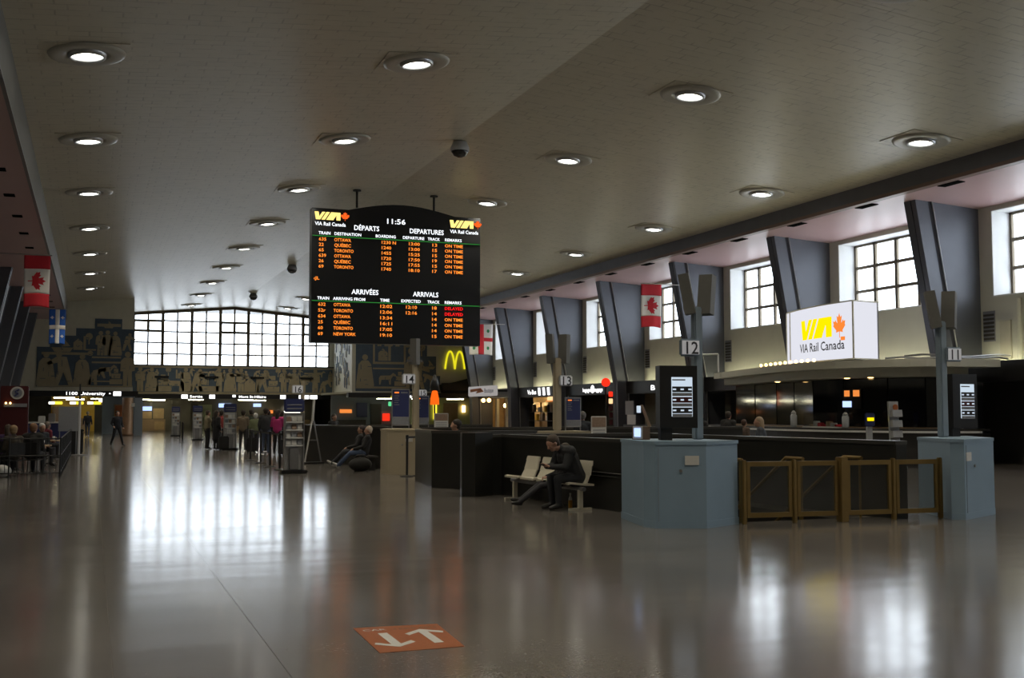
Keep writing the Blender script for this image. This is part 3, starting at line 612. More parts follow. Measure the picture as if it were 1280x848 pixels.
wlf = lowwall('wall_stairwell_12_left', 'dark polished low wall behind the bench', [(6.88, 20.78), (7.68, 20.8), (8.23, 15.75)], side=1)
# horizontal reveal lines on the wall near the blue cabinet
for z in (.62, .56):
    d = Vector((8.25 - 7.68, 15.6 - 20.8, 0)); p0 = Vector((7.68, 20.8, z)) + d * .66; p1 = Vector((7.68, 20.8, z)) + d * .99; q = MB(); n = Vector((-.99, -.11, 0)) * .012; q.cyl(p0 + n, p1 + n, .012, .012, 6); q.build('bumper_rail', 'black', wlf)
MB().prism([(6.78, 20.62), (6.98, 20.4), (7.42, 20.62), (7.3, 21.0), (6.85, 20.95)], 0, 1.24).build('end_pier', 'stone', wlf)
lowwall('wall_stairwell_12_right', 'dark low wall at the far side of the gated stairwell', [(11.62, 13.9), (11.12, 18.9), (11.0, 20.9)], side=-1)
lowwall('wall_stairwell_12_end', 'dark low wall closing the stairwell end', [(7.75, 20.95), (11.2, 20.95)], side=1)
st = thing('staircase', 'dark stairs descending behind the brass gate', 'stairs', (10.2, 14.4, -3.4))
for k in range(18): MB().box(hx0 + .02, hx1 - .02, 14.5 + k * .3, 14.5 + (k + 1) * .3, -.19 * (k + 1) - .25, -.19 * (k + 1) + .03).build('step', 'coping' if k == 0 else 'dark', st)
for x_ in (9.2, 10.3, 11.4):
    h = MB(); h.tube([(x_, 14.45, .92), (x_, 14.9, .92), (x_, 19.6, -2.05)], .03); h.build('handrail', 'brass', st)
    for k in range(3):
        y_ = 14.5 + k * 1.6; z_ = .92 - max(0, y_ - 14.9) * .632; h = MB(); h.cyl((x_, y_, z_), (x_, y_, -.19 * ((y_ - 14.5) / .3 + 1) - .05), .02, .02, 8); h.build('rail_post', 'brass', st)
pn = MB(); pn.slab([(9.2, 14.95, .85), (9.2, 19.4, -1.95), (9.2, 19.4, -2.6), (9.2, 14.95, .05)], (.02, 0, 0)); pn.build('side_panel', 'greymetal', st)

gt = thing('platform_gate', 'brass-framed glazed gate across the stairs between the blue cabinets', 'gate', (10.6, 13.95, 0))
gx = [8.98, 9.8, 10.6, 11.5, 12.34]; gy = [14.06, 13.98, 13.9, 13.84, 13.78]
for k in range(5):
    rr = .07 if k == 2 else .035; p = MB(); p.bevbox(gx[k] - rr, gx[k] + rr, gy[k] - rr, gy[k] + rr, 0, .97 if k == 2 else .94, .012); p.build('post', 'brass', gt)
for k in range(4):
    a = Vector((gx[k], gy[k], 0)); c = Vector((gx[k + 1], gy[k + 1], 0)); d = (c - a); L = d.length; d.normalize(); rz = math.atan2(d.y, d.x)
    i0, i1 = (.08 if k == 2 else .045), (.08 if k == 1 else .045)
    mid = a + d * ((i0 + L - i1) / 2); W_ = L - i0 - i1; f = MB()
    for z in (.13, .88): f.obox((mid.x, mid.y, z), (W_, .045, .07), rz)
    for t in (i0 + .025, L - i1 - .025): q = a + d * t; f.obox((q.x, q.y, .505), (.05, .045, .68), rz)
    fr = f.build('gate_leaf', 'brass', gt)
    MB().obox((mid.x, mid.y, .505), (W_ - .1, .01, .68), rz).build('glass_pane', 'clear', fr)

def cabinet(name, label, poly, h, m, front, plate=True, tp=.72, tl=.5):
    """wedge shaped platform cabinet; front=(p,q) of the face with plate and lock"""
    cx = sum(p[0] for p in poly) / len(poly); cy = sum(p[1] for p in poly) / len(poly)
    r = thing(name, label, 'cabinet', (cx, cy, 0))
    MB().prism(poly, .1, h - .05).build('body', m, r)
    sc = lambda k: [(cx + (x - cx) * k, cy + (y - cy) * k) for x, y in poly]
    MB().prism(sc(1.012), 0, .1).build('plinth', m, r); MB().prism(sc(1.02), h - .05, h).build('top', m, r)
    p, q = Vector((*front[0], 0)), Vector((*front[1], 0)); d = (q - p); L = d.length; d.normalize(); n = Vector((d.y, -d.x, 0)); rz = math.atan2(d.y, d.x)
    if plate:
        c = p + d * (L * tp) + n * .008; MB().obox((c.x, c.y, h * .78), (.2, .012, .13), rz).build('label_plate', 'paper', r)
        c = p + d * (L * tl); MB().cyl((c.x, c.y, h * .66), (c.x + n.x * .02, c.y + n.y * .02, h * .66), .022, .022, 10).build('lock', 'metal', r)
        c = p + d * (L * .06) + n * .003; MB().obox((c.x, c.y, h * .5), (.012, .008, h * .84), rz).build('panel_seam', 'bluepole' if m == 'bluebox' else 'beige', r)
    return r
cabinet('platform_cabinet', 'pale blue cabinet left of the gate, beside the bench wall', [(7.45, 14.28), (7.5, 14.02), (8.18, 13.77), (8.94, 14.16), (8.86, 15.2), (7.75, 15.6)], 1.23, 'bluebox', ((7.5, 14.02), (8.18, 13.77)))
cabinet('platform_cabinet', 'pale blue cabinet at the right end of the gate, rightmost cabinet', [(12.36, 13.56), (12.5, 13.42), (13.66, 14.02), (14.3, 15.3), (12.86, 14.85)], 1.23, 'bluebox', ((12.5, 13.42), (13.66, 14.02)), True, .13, .32)
cabinet('platform_cabinet', 'beige cabinet under the number 14 post beside the belt posts', [(7.27, 29.1), (7.30, 28.6), (8.0, 28.0), (8.25, 28.05), (8.5, 29.6), (7.7, 30.1)], 1.19, 'beige', ((7.30, 28.6), (8.0, 28.0)))
cabinet('platform_cabinet', 'low beige cabinet top behind the seated man at post 13', [(9.2, 23.2), (9.25, 22.9), (10.45, 22.6), (10.5, 23.4)], 1.22, 'beige', ((9.25, 22.9), (10.45, 22.6)), False)

def post(label, x, y, ztop, m, num, side, zs, speakers=True, w_=.13, nh=.16, sw=.36, sp_ang=.17, sph=.62, two=True, z0=1.23, face=0):
    """platform post with number plate and column loudspeakers"""
    r = thing('platform_post', label, 'post', (x, y, z0))
    MB().bevbox(x - w_ / 2, x + w_ / 2, y - w_ / 2, y + w_ / 2, z0, ztop, .02).build('pole', m, r)
    R = Matrix.Rotation(face, 3, 'Z'); ax = R @ Vector((1, 0, 0)); n = R @ Vector((0, -1, 0))
    c = Vector((x, y, zs)) + ax * (side * (sw / 2 + .0)) + n * (w_ / 2 + .03)
    pl = MB(); pl.bevbox(c.x - sw / 2, c.x + sw / 2, c.y - .03, c.y + .03, zs - sw * .37, zs + sw * .37, .025); o = pl.build('number_plate', m if 'blue' in m else 'signgrey', r)
    MB().bevbox(c.x - sw * .41, c.x + sw * .41, c.y - .036, c.y - .028, zs - sw * .29, zs + sw * .29, .003).build('plate_face', 'plateglow', o)
    text('numeral', num, nh, 'charcoal', (c.x, c.y - .038, zs - nh / 2), (1, 0, 0), (0, 0, 1), o, 'CENTER')
    if speakers:
        for s_ in ((-1, 1) if two else (1,)):
            b = MB(); cc = Vector((x + s_ * .17 if two else x, y - .02, ztop + sph / 2 - .12)); ang = sp_ang * s_ if two else 0
            b.obox(cc, (.16, .22, sph), math.radians(35 * s_), 0, 0, ang); so = b.build('loudspeaker', 'speaker', r)
        MB().obox((x, y, ztop - .02), (.42, .06, .06)).build('bracket', 'greymetal', r)
    return r
post('blue-grey number 12 post left of the gate, its plate above a screen', 8.62, 14.75, 3.25, 'bluepole', '12', -1, 2.62, sw=.36, nh=.19, w_=.14)
post('blue-grey number 11 post at the far right before the kiosk', 13.17, 14.6, 3.15, 'bluepole', '11', 1, 2.60, sw=.33, nh=.17, w_=.14)
post('beige post with number 13 plate and twin speakers behind the seated man', 9.82, 23.0, 2.86, 'beige', '13', 1, 2.35, sw=.33, nh=.2, w_=.16, sph=.66, sp_ang=.06)
post('beige post with number 14 plate and a grey speaker under the departure board', 8.15, 28.9, 3.05, 'beige', '14', -1, 2.53, two=False, sw=.38, nh=.2, w_=.12, z0=1.19, sph=.7)
post('thin beige post with number 15 plate right of post 14', 9.4, 33.0, 2.9, 'beige', '15', 1, 2.23, False, sw=.28, nh=.15, w_=.1, z0=0)
post('thin beige post with number 16 plate beside the tall brochure rack', 6.6, 37.2, 2.7, 'beige', '16', -1, 2.4, False, sw=.38, nh=.2, w_=.12, z0=0)

def info_screen(label, x, y, z, rz, foot):
    r = thing('information_screen', label, 'screen', (x, y, foot)); r_ = rz
    def L(dx, dy, dz): c, s = math.cos(r_), math.sin(r_); return (x + dx * c - dy * s, y + dx * s + dy * c, z + dz)
    MB().obox(L(0, .07, 0), (.58, .2, .92), r_).build('housing', 'black', r)
    MB().obox((L(-.18, .07, 0)[0], L(-.18, .07, 0)[1], (foot + z - .45) / 2), (.18, .12, z - .45 - foot), r_).build('stand', 'black', r)
    s = MB(); s.obox(L(.05, -.034, .0), (.32, .012, .58), r_); so = s.build('display', 'screenw', r)
    for k in range(3):
        MB().obox(L(.05, -.042, .11 - k * .155), (.305, .006, .085), r_).build('listing_row', 'maroon' if k == 1 else 'charcoal', so); MB().obox(L(.05, -.042, .035 - k * .155), (.305, .006, .05), r_).build('listing_band', 'printgrey', so)
        for t in (-.12, .0, .12): MB().obox(L(.05 + t, -.046, .11 - k * .155), (.05, .004, .022), r_).build('listing_text', 'screenw', so)
    MB().obox(L(.0, -.042, .25), (.2, .004, .02), r_).build('heading', 'printgrey', so)
info_screen('black information screen standing on the number 12 cabinet', 8.09, 14.4, 1.87, -.18, 1.23)
info_screen('black information screen right of the number 11 post before the kiosk', 13.9, 14.9, 1.83, .1, 1.23)
tm = thing('ticket_terminal', 'small terminal with a blue screen on the cabinet edge beside screen 12', 'terminal', (7.72, 14.9, 1.23))
MB().obox((7.76, 14.95, 1.33), (.16, .22, .2), .3).build('case', 'wood', tm); MB().obox((7.68, 14.9, 1.34), (.03, .18, .19), .3).build('bezel', 'paper', tm); MB().obox((7.66, 14.88, 1.34), (.01, .13, .13), .3).build('display', 'bluesign', tm)

# stairwells 13 and 14
lowwall('wall_stairwell_13_left', 'dark low wall of the next stairwell', [(6.95, 23.25), (7.5, 22.4), (9.3, 22.9)], 1.24, .2, side=1)
lowwall('wall_stairwell_13_side', 'dark low wall running back from stairwell 13', [(6.95, 23.25), (7.3, 25.8)], 1.24, .2, side=-1)
lowwall('wall_stairwell_13_end', 'grey low wall across the hall behind stairwell 13', [(8.5, 29.55), (14.5, 28.4), (18.0, 28.2)], 1.22, .2, side=1)
lowwall('wall_stairwell_14_left', 'dark low wall behind the seated pair', [(6.62, 37.6), (7.95, 31.0)], 1.22, .2, side=1)
lowwall('wall_stairwell_14_end', 'low wall behind the counter silhouettes', [(6.62, 37.6), (13.5, 37.6)], 1.2, .2, side=1)

# ------------------------------------------------------------------ bench by the wall
wd = Vector((.40, -5.2, 0)).normalized(); wn = Vector((wd.y, -wd.x, 0))           # along the wall, out of the wall
def onb(t, o, z): return Vector((7.93, 17.0, z)) - wd * t + wn * o
bn = thing('bench', 'row of cream moulded seats on a beam against the dark wall', 'bench', tuple(onb(1.3, .25, 0)))
fr = MB(); fr.cyl(onb(-.1, .24, .36), onb(2.75, .24, .36), .035, .035, 8); fr.build('beam', 'greymetal', bn)
for t in (.05, 2.6):
    q = MB(); c = onb(t, .24, .17); q.obox((c.x, c.y, .17), (.06, .08, .34), math.atan2(wd.y, wd.x)); c = onb(t, .24, .02); q.obox((c.x, c.y, .02), (.06, .42, .04), math.atan2(wd.y, wd.x)); q.build('leg', 'plastic', bn)
for k in range(4):
    t = .3 + k * .66; s = MB(); a = [(-.02, .40), (.16, .41), (.42, .44), (.48, .43)]
    w2 = .27
    for (o0, z0), (o1, z1) in zip(a, a[1:]): s.slab([onb(t - w2, o0, z0), onb(t + w2, o0, z0), onb(t + w2, o1, z1), onb(t - w2, o1, z1)], (0, 0, .035))
    s.build('seat', 'plastic', bn)
    s = MB(); a = [(.02, .42), (-.06, .58), (-.10, .74), (-.12, .82)]
    for (o0, z0), (o1, z1) in zip(a, a[1:]): s.slab([onb(t - w2, o0 + .1, z0), onb(t + w2, o0 + .1, z0), onb(t + w2 * .92, o1 + .1, z1), onb(t - w2 * .92, o1 + .1, z1)], wn * .03)
    s.build('seat_back', 'plastic', bn)
bt_ = thing('bottle', 'small juice bottle on the floor by the bench leg', 'bottle', (7.74, 17.56, 0))
MB().lathe([(.03, 0), (.034, .01), (.034, .12), (.033, .13)], (7.74, 17.56, 0), 12).build('contents', 'amber', bt_, True); MB().lathe([(.034, .13), (.03, .16), (.014, .2), (.014, .225)], (7.74, 17.56, 0), 12).build('neck', 'paper', bt_, True); MB().lathe([(.017, .225), (.017, .25)], (7.74, 17.56, 0), 10).build('cap', 'paper', bt_)

# ------------------------------------------------------------------ floor decal
dc = thing('floor_decal', 'orange floor sticker with two white arrows', 'floor sign', (2.2, 7.95, .0))
MB().slab([(1.90, 8.42, .001), (2.55, 8.36, .001), (2.49, 7.5, .001), (1.88, 7.5, .001)], (0, 0, .002)).build('vinyl', 'orange', dc)
def arrow(x, y0, y1):
    s = 1 if y1 > y0 else -1; w2, hd = .035, .14
    P = [(x - w2, y0), (x + w2, y0), (x + w2, y1 - s * .10), (x + .13, y1 - s * .19), (x + .15, y1 - s * .13), (x, y1), (x - .15, y1 - s * .13), (x - .13, y1 - s * .19), (x - w2, y1 - s * .10)]
    MB().slab([(a, c, .0032) for a, c in P], (0, 0, .0012)).build('arrow', 'paper', dc)
arrow(2.06, 8.15, 7.64); arrow(2.36, 7.68, 8.2)
text('lettering', 'CAR', .06, 'paper', (1.94, 8.26, .0035), (1, -.08, 0), (0, 1, 0), dc, width=.18, depth=.001); text('lettering', 'TERRAIN', .055, 'printbrown', (2.16, 8.24, .0035), (1, -.08, 0), (0, 1, 0), dc, width=.34, depth=.001)

# ------------------------------------------------------------------ kiosk with lightbox sign
def smooth(pts, k=5):
    out = []
    for i in range(len(pts) - 1):
        p0 = Vector(pts[max(0, i - 1)]); p1 = Vector(pts[i]); p2 = Vector(pts[i + 1]); p3 = Vector(pts[min(len(pts) - 1, i + 2)])
        for j in range(k):
            t = j / k; out.append(tuple(.5 * ((2 * p1) + (p2 - p0) * t + (2 * p0 - 5 * p1 + 4 * p2 - p3) * t * t + (3 * p1 - p0 - 3 * p2 + p3) * t ** 3)))
    return out + [tuple(pts[-1])]
ks = thing('service_kiosk', 'black glass service kiosk with a pale curved canopy', 'kiosk', (24.2, 32, 0))
roof_f = smooth([(24.3, 40.2), (22.75, 34.8), (21.95, 31.2), (22.2, 28.7), (23.6, 26.8), (26.0, 26.3)])
MB().prism(roof_f + [(26.0, 27.9), (25.5, 28.2), (25.5, 40.2)], 3.02, 3.26).build('canopy', 'wall', ks)
in_f = smooth([(24.6, 39.9), (23.2, 34.9), (22.5, 31.4), (22.7, 29.1), (23.9, 27.4), (25.4, 27.0)])
MB().prism(in_f + [(25.4, 39.9)], 2.74, 3.02).build('bulkhead', 'wall', ks)
body = [(25.0, 39.6), (24.0, 35.2), (23.45, 32.2), (23.35, 30.4), (23.9, 28.9), (24.6, 28.0), (25.3, 27.6)]
b = MB(); b.prism([(x + .08, y + .02) for x, y in body] + [(25.45, 39.6)], 0, 2.74); b.build('core', 'dark', ks)
for (x0, y0), (x1, y1) in zip(body, body[1:]):
    d = Vector((x1 - x0, y1 - y0, 0)); n_ = 2 if d.length > 2 else 1
    for k in range(n_):
        a = Vector((x0, y0, 0)) + d * (k / n_ + .01); c = Vector((x0, y0, 0)) + d * ((k + 1) / n_ - .01); nn = Vector((d.y, -d.x, 0)).normalized() * .03
        MB().slab([(a.x, a.y, 1.16), (c.x, c.y, 1.16), (c.x, c.y, 2.73), (a.x, a.y, 2.73)], nn).build('glass_panel', 'darkglass', ks)
top = MB(); top.prism([(x + .1, y) for x, y in body] + [(x - .5, y - .25) for x, y in body[::-1]], 1.08, 1.16); top.build('back_counter', 'woodl', ks)
for x, y in ((23.2, 34.0), (22.85, 29.6), (23.1, 28.75)): MB().lathe([(.09, 0), (.09, -.02), (.05, -.03)][::-1], (x, y, 2.745), 12).build('spot_lamp', 'warm', ks)
for k in range(11):
    t = .22 + k * .025; i_ = t * (len(roof_f) - 1); p = Vector(roof_f[int(i_)]).lerp(Vector(roof_f[min(len(roof_f) - 1, int(i_) + 1)]), i_ % 1)
    MB().ball((p.x + .12, p.y, 3.33), .055, 6).build('canopy_bulb', 'warm', ks)
cab = MB(); cab.tube([(p[0] + .3, p[1], 3.3 + .03 * math.sin(i * 2.1)) for i, p in enumerate(roof_f[17:])], .03, 6); cab.tube([(p[0] + .4, p[1], 3.36 + .04 * math.sin(i * 1.3)) for i, p in enumerate(roof_f[18:])], .03, 6); cab.build('cable_bundle', 'metal', ks)
scr = MB(); scr.slab([(23.28, 30.35, 1.75), (23.52, 29.75, 1.75), (23.52, 29.75, 2.4), (23.28, 30.35, 2.4)], (-.05, -.02, 0)); sco = scr.build('advert_panel', 'black', ks)
for (a, c, z0, z1, m) in ((.1, .4, 2.15, 2.35, 'orsign'), (.6, .95, 2.15, 2.36, 'orsign'), (.0, .5, 1.8, 2.0, 'bluesign')):
    P0 = Vector((23.22, 30.33, 0)); P1 = Vector((23.46, 29.73, 0)); q0 = P0.lerp(P1, a); q1 = P0.lerp(P1, c); MB().slab([(q0.x, q0.y, z0), (q1.x, q1.y, z0), (q1.x, q1.y, z1), (q0.x, q0.y, z1)], (-.01, -.005, 0)).build('advert_image', m, sco)
# front counter
ct = thing('counter', 'long curved kiosk counter with a pale edge', 'counter', (22, 30, 0))
cf = smooth([(23.3, 39.0), (22.2, 35.5), (21.5, 31.6), (21.7, 28.4), (22.8, 26.3), (24.4, 25.5)])
cbk = [(x + .55, y + .2) for x, y in cf[::-1]]
MB().prism(cf + cbk, 0, 1.02).build('front_panel', 'dark', ct); MB().prism([(x - .06, y - .02) for x, y in cf] + cbk, 1.08, 1.14).build('worktop', 'dark', ct)
MB().prism([(x - .08, y - .03) for x, y in cf] + [(x + .05, y) for x, y in cf[::-1]], 1.02, 1.08).build('edge_strip', 'white', ct)
# curved lightbox
sg = thing('lightbox_sign', 'large curved white lightbox with yellow letters and maple leaf on the kiosk roof', 'sign', (22.8, 31, 3.30))
sf = smooth([(23.15, 33.3), (22.72, 31.9), (22.42, 30.2), (22.36, 28.6)], 6)
def sface(t, z, out=.0):
    i_ = min(max(t, 0), .9999) * (len(sf) - 1); i0 = int(i_); p = Vector(sf[i0]).lerp(Vector(sf[i0 + 1]), i_ - i0); d = (Vector(sf[i0 + 1]) - Vector(sf[i0])).normalized()
    return Vector((p.x + d.y * out, p.y - d.x * out, z))
Z0, Z1 = 3.34, 5.14
MB().prism(sf + [(23.5, 28.85), (23.7, 33.2)], Z0, Z1).build('lightbox', 'signlit', sg)
fr = MB()
for z in (Z0 - .04, Z1): fr.prism([(x - .02, y) for x, y in sf] + [(23.54, 28.8), (23.72, 33.25)], z, z + .04)
fr.build('frame', 'wall', sg)
for t in (.0, .12, .995): p = sface(t, Z0); MB().cyl(p, p + Vector((0, 0, Z1 - Z0)), .03, .03, 8).build('seam_post', 'wall', sg)
p = Vector((23.5, 28.85, Z0)); MB().cyl(p, p + Vector((0, 0, Z1 - Z0)), .03, .03, 8).build('seam_post', 'metal', sg)
def on_sign(name, pts, m):
    b = MB()
    bm = bmesh.new(); vs = [bm.verts.new((x, y, 0)) for x, y in pts]; fc = bm.faces.new(vs); bmesh.ops.triangulate(bm, faces=[fc]); bmesh.ops.subdivide_edges(bm, edges=bm.edges[:], cuts=2); bmesh.ops.triangulate(bm, faces=bm.faces[:]); bm.verts.index_update()
    b.add([sface(v.co.x, v.co.y, .02) for v in bm.verts], [tuple(v.index for v in f.verts) for f in bm.faces]); bm.free(); return b.build(name, m, sg)
for pl in VIA: on_sign('logo_letter', [(.36 + x / 3.3 * .40, 4.08 + y * .66) for x, y in pl], 'signyel')
on_sign('maple_leaf', [(.835 + x * .062, 4.42 + y * .40) for x, y in LEAF], 'signor')
tx = text('lettering', 'VIA Rail Canada', .3, 'charcoal', (0, 0, 0), (1, 0, 0), (0, 1, 0), None, 'LEFT', width=.55, depth=0)
for v in tx.data.vertices: v.co = sface(.335 + v.co.x, 3.66 + v.co.y, .025) - Vector(sg.location)
tx.parent = sg
poly2('small_flag', [(0, 0), (1, 0), (1, .6), (0, .6)], 'signor', sface(.85, 3.93, .03), (.05, -1, 0), (0, 0, 1), .2, sg)

cc = thing('security_camera', 'white bracket security camera at the left end of the kiosk canopy', 'camera', (23.4, 39.6, 3.26))
MB().tube([(23.9, 39.2, 3.26), (23.9, 39.2, 4.0), (23.3, 39.9, 4.0), (23.3, 39.9, 3.75)], .04).build('bracket', 'white', cc); MB().lathe([(.05, .3), (.12, .2), (.14, 0)][::-1], (23.3, 39.9, 3.45), 12).build('housing', 'white', cc, True); MB().ball((23.3, 39.9, 3.43), .12, 6).build('dome', 'lens', cc, True)

# things on and before the kiosk counter
dp = thing('glass_display', 'glass pastry display with small goods on the kiosk counter', 'display case', (21.85, 29.6, 1.14))
MB().obox((21.95, 29.6, 1.16), (.5, 1.7, .04), .0).build('tray', 'paper', dp)
g = MB(); g.obox((21.76, 29.6, 1.4), (.012, 1.7, .44)); g.obox((21.98, 29.6, 1.62), (.44, 1.7, .012)); g.build('glass_cover', 'clear', dp)
for k in range(7): MB().bevbox(21.85, 22.05, 28.85 + k * .22, 28.98 + k * .22, 1.18, 1.25 + .05 * (k % 3), .015).build('item', ('redlit', 'paper', 'woodl', 'red')[k % 4] if k % 4 else 'red', dp)
for k, (x, y, h_) in enumerate(((21.9, 31.2, .55), (21.95, 28.55, .5))):
    j = thing('glass_jar', ('tall' if k == 0 else 'short') + ' glass jar at the %s end of the pastry display' % ('left' if k == 0 else 'right'), 'jar', (x, y, 1.14))
    MB().lathe([(.10, 0), (.11, .05), (.11, h_ * .7), (.07, h_ * .8)], (x, y, 1.14), 14).build('vessel', 'clearpl', j, True); MB().lathe([(.08, h_ * .8), (.09, h_ * .85), (.03, h_)], (x, y, 1.14), 14).build('lid', 'metal', j, True)
ps = thing('promo_stand', 'small navy promotional card on a clear stand by the counter', 'sign', (21.4, 26.7, 0))
MB().bevbox(21.22, 21.58, 26.68, 26.74, 1.22, 1.62, .03).build('card', 'navy', ps); MB().bevbox(21.28, 21.52, 26.665, 26.68, 1.38, 1.48, .004).build('logo_block', 'signyel', ps); MB().obox((21.4, 26.75, .62), (.2, .05, 1.2)).build('stem', 'clearpl', ps); MB().obox((21.4, 26.75, .03), (.4, .35, .06)).build('foot', 'clearpl', ps)
rk = thing('acrylic_rack', 'tall clear acrylic leaflet rack beside the navy promo card', 'rack', (21.85, 26.1, 0))
MB().obox((21.85, 26.2, 1.0), (.34, .06, 1.9), 0, 0, -.05).build('spine', 'clearpl', rk); MB().obox((21.85, 26.15, .04), (.45, .45, .08)).build('foot', 'clearpl', rk)
for k in range(4): MB().obox((21.85, 26.1, .7 + .3 * k), (.34, .12, .2), 0, 0, -.1).build('pocket', 'clearpl', rk)
MB().cyl((21.85, 26.14, 1.78), (21.85, 26.12, 1.78), .09, .09, 14).build('emblem', 'orange', rk)

# ------------------------------------------------------------------ shops along the right wall
def canopy(y0, y1, signs, label, cove=True):
    r = thing('shop_canopy', label, 'canopy', (26.6, (y0 + y1) / 2, 2.6))
    MB().box(26.35, 26.45, y0, y1, 2.6, 3.24).build('fascia', 'black', r); MB().box(26.45, WR, y0, y1, 2.6, 2.68).build('underside', 'dark', r)
    if cove: MB().cyl((27.12, y0 + .3, 3.1), (27.12, y1 - .3, 3.1), .03, .03, 8).build('cove_tube', 'cove', r)
    for s, yy, z, h, m, wd in signs: text('lettering', s, h, m, (26.34, yy, z), (0, -1, 0), (0, 0, 1), r, 'CENTER', wd)
    return r
fy = [y for y in FY]
def bay(k): return 28.6 + 7.97 * k + .52, 28.6 + 7.97 * (k + 1) - .08
canopy(*bay(0), [], 'dark canopy behind the kiosk lightbox'); canopy(*bay(1), [], 'dark canopy behind the left end of the kiosk')
canopy(*bay(2), [('Billets', 48.6, 2.74, .26, 'txtlit', 2.1)], 'dark canopy with a lit word half hidden by screen 12')
canopy(*bay(3), [('bagages', 57.35, 2.78, .24, 'txtlit', 1.15), ('◉', 56.6, 2.72, .4, 'txtlit', .5), ('baggage', 55.85, 2.78, .24, 'txtlit', 1.15)], 'dark canopy with two lit luggage words')
canopy(*bay(4), [('Vu-Bus', 65.8, 2.76, .3, 'txtlit', 1.5)], 'dark canopy with lit word and three white bars')
canopy(*bay(5), [], 'dark canopy above the warm lit boutique')
canopy(20.7, 28.5, [], 'dark canopy at the right edge past the kiosk')
tb = thing('canopy_bars', 'three lit white bars on the canopy beside the lit word', 'sign', (26.33, 63.8, 2.7))
for k in range(3): y_ = 64.65 - k * .75; MB().slab([(26.34, y_, 2.68), (26.34, y_ - .34, 2.68), (26.34, y_ - .24, 3.16), (26.34, y_ + .1, 3.16)], (-.02, 0, 0)).build('bar', 'txtlit', tb)
# boutique in bay 5
bq = thing('boutique', 'small warm lit boutique with pale columns under the orange sign', 'shop', (29, 72.5, 0))
y0, y1 = bay(5)
MB().box(29.4, 29.6, y0, y1 + 3, 0, 3.0).build('back_wall', 'tanwall', bq); MB().box(27.6, 29.4, y1 + 2.9, y1 + 3, 0, 3).build('side_wall', 'tanwall', bq)
for k in range(4): MB().box(27.5, 27.7, y0 + .3 + k * 2.1, y0 + .6 + k * 2.1, 0, 2.6).build('column', 'wall', bq)
for k in range(5): MB().box(29.0, 29.35, y0 + .5 + k * 1.5, y0 + 1.6 + k * 1.5, .2, 2.3).build('shelf_unit', 'woodl', bq)
for yy in (73.6, 74.8): MB().ball((26.2, yy, 2.46), .15, 8).build('globe_lamp', 'warm', bq); MB().cyl((26.2, yy, 2.5), (26.45, yy, 2.7), .02, .02, 6).build('lamp_arm', 'black', bq)
[(MB().ball((28.4, yy, 2.1), .14, 8).build('fill_lamp', 'warmfill', bq), MB().cyl((28.4, yy, 2.2), (28.4, yy, 3.0), .012, .012, 6).build('fill_lamp_cord', 'black', bq)) for yy in (71.0, 73.6, 76.2)]  # unseen lamps added to brighten the boutique interior
MT['sgndim'] = glow('dim_lightbox', (.8, .75, .72), .42)
sgn = thing('shop_sign', 'white lit sign with an orange swoosh over the warm boutique', 'sign', (25.2, 72.0, 2.75))
MB().bevbox(25.05, 25.3, 69.3, 74.8, 2.72, 3.42, .04).build('lightbox', 'sgndim', sgn)
MB().slab([(25.04, 74.3, 3.22), (25.04, 72.0, 3.28), (25.04, 71.4, 3.02), (25.04, 73.1, 2.92), (25.04, 72.7, 3.08), (25.04, 74.2, 3.02)], (-.015, 0, 0)).build('swoosh', 'orange', sgn); text('lettering', 'Boutique', .3, 'navy', (25.04, 71.3, 2.95), (0, -1, 0), (0, 0, 1), sgn, width=1.8)
for yy in (69.6, 74.4): MB().box(25.3, 26.4, yy, yy + .1, 3.0, 3.1).build('bracket', 'black', sgn)
# displays in bay 3: shelving with goods
sh = thing('shop_shelving', 'dim shelf of small pale packs in the dark shop', 'shelf', (27.2, 65.0, 0))
for z in (.5, 1.05, 1.6): MB().box(27.0, 27.4, 61.6, 68.0, z, z + .04).build('shelf_board', 'dark', sh)
for y_ in (61.6, 64.8, 67.96): MB().box(27.0, 27.4, y_, y_ + .04, 0, 2.1).build('upright', 'dark', sh)
for k in range(12):
    y_ = 61.75 + k * .5; z = (1.09, 1.64)[k % 2]; y_ += .15 if 64.4 < y_ < 64.9 else 0
    tag(MB().bevbox(27.05, 27.25, y_, y_ + .32, z, z + .32 + .08 * (k % 3), .02).build('goods_pack', ('paper', 'yelwall', 'printbrown')[k % 3]), 'pale boxed pack on the dim shop shelf, %s from the right' % ORD[k], 'box', 'packs on the dim shelf')
hs = thing('hanging_sign', 'small glowing orange sign under the canopy beside post 13', 'sign', (26.4, 62.6, 2.3)); MB().bevbox(26.3, 26.45, 62.0, 63.2, 2.32, 2.58, .04).build('lightbox', 'warmsign', hs); MB().bevbox(26.29, 26.46, 61.85, 63.35, 2.28, 2.34, .01).build('tray', 'orsign', hs)
# totem with globe
tt = thing('globe_totem', 'red lit totem with a glowing red globe by the metal pier', 'lamp', (24.0, 50.0, 0))
MB().ball((24.0, 50.0, 3.12), .22, 12).build('globe', 'redlit', tt, True); MB().cyl((24.0, 50.0, 0), (24.0, 50.0, 2.92), .04, .04, 8).build('pole', 'black', tt)
for k, z in enumerate((1.0, 1.35, 1.7, 2.05, 2.4)): MB().bevbox(24.12, 24.32, 49.85, 49.95, z, z + .26, .02).build('lit_panel', ('maroon', 'maroon', 'maroon', 'warmsign', 'redlit')[k], tt)
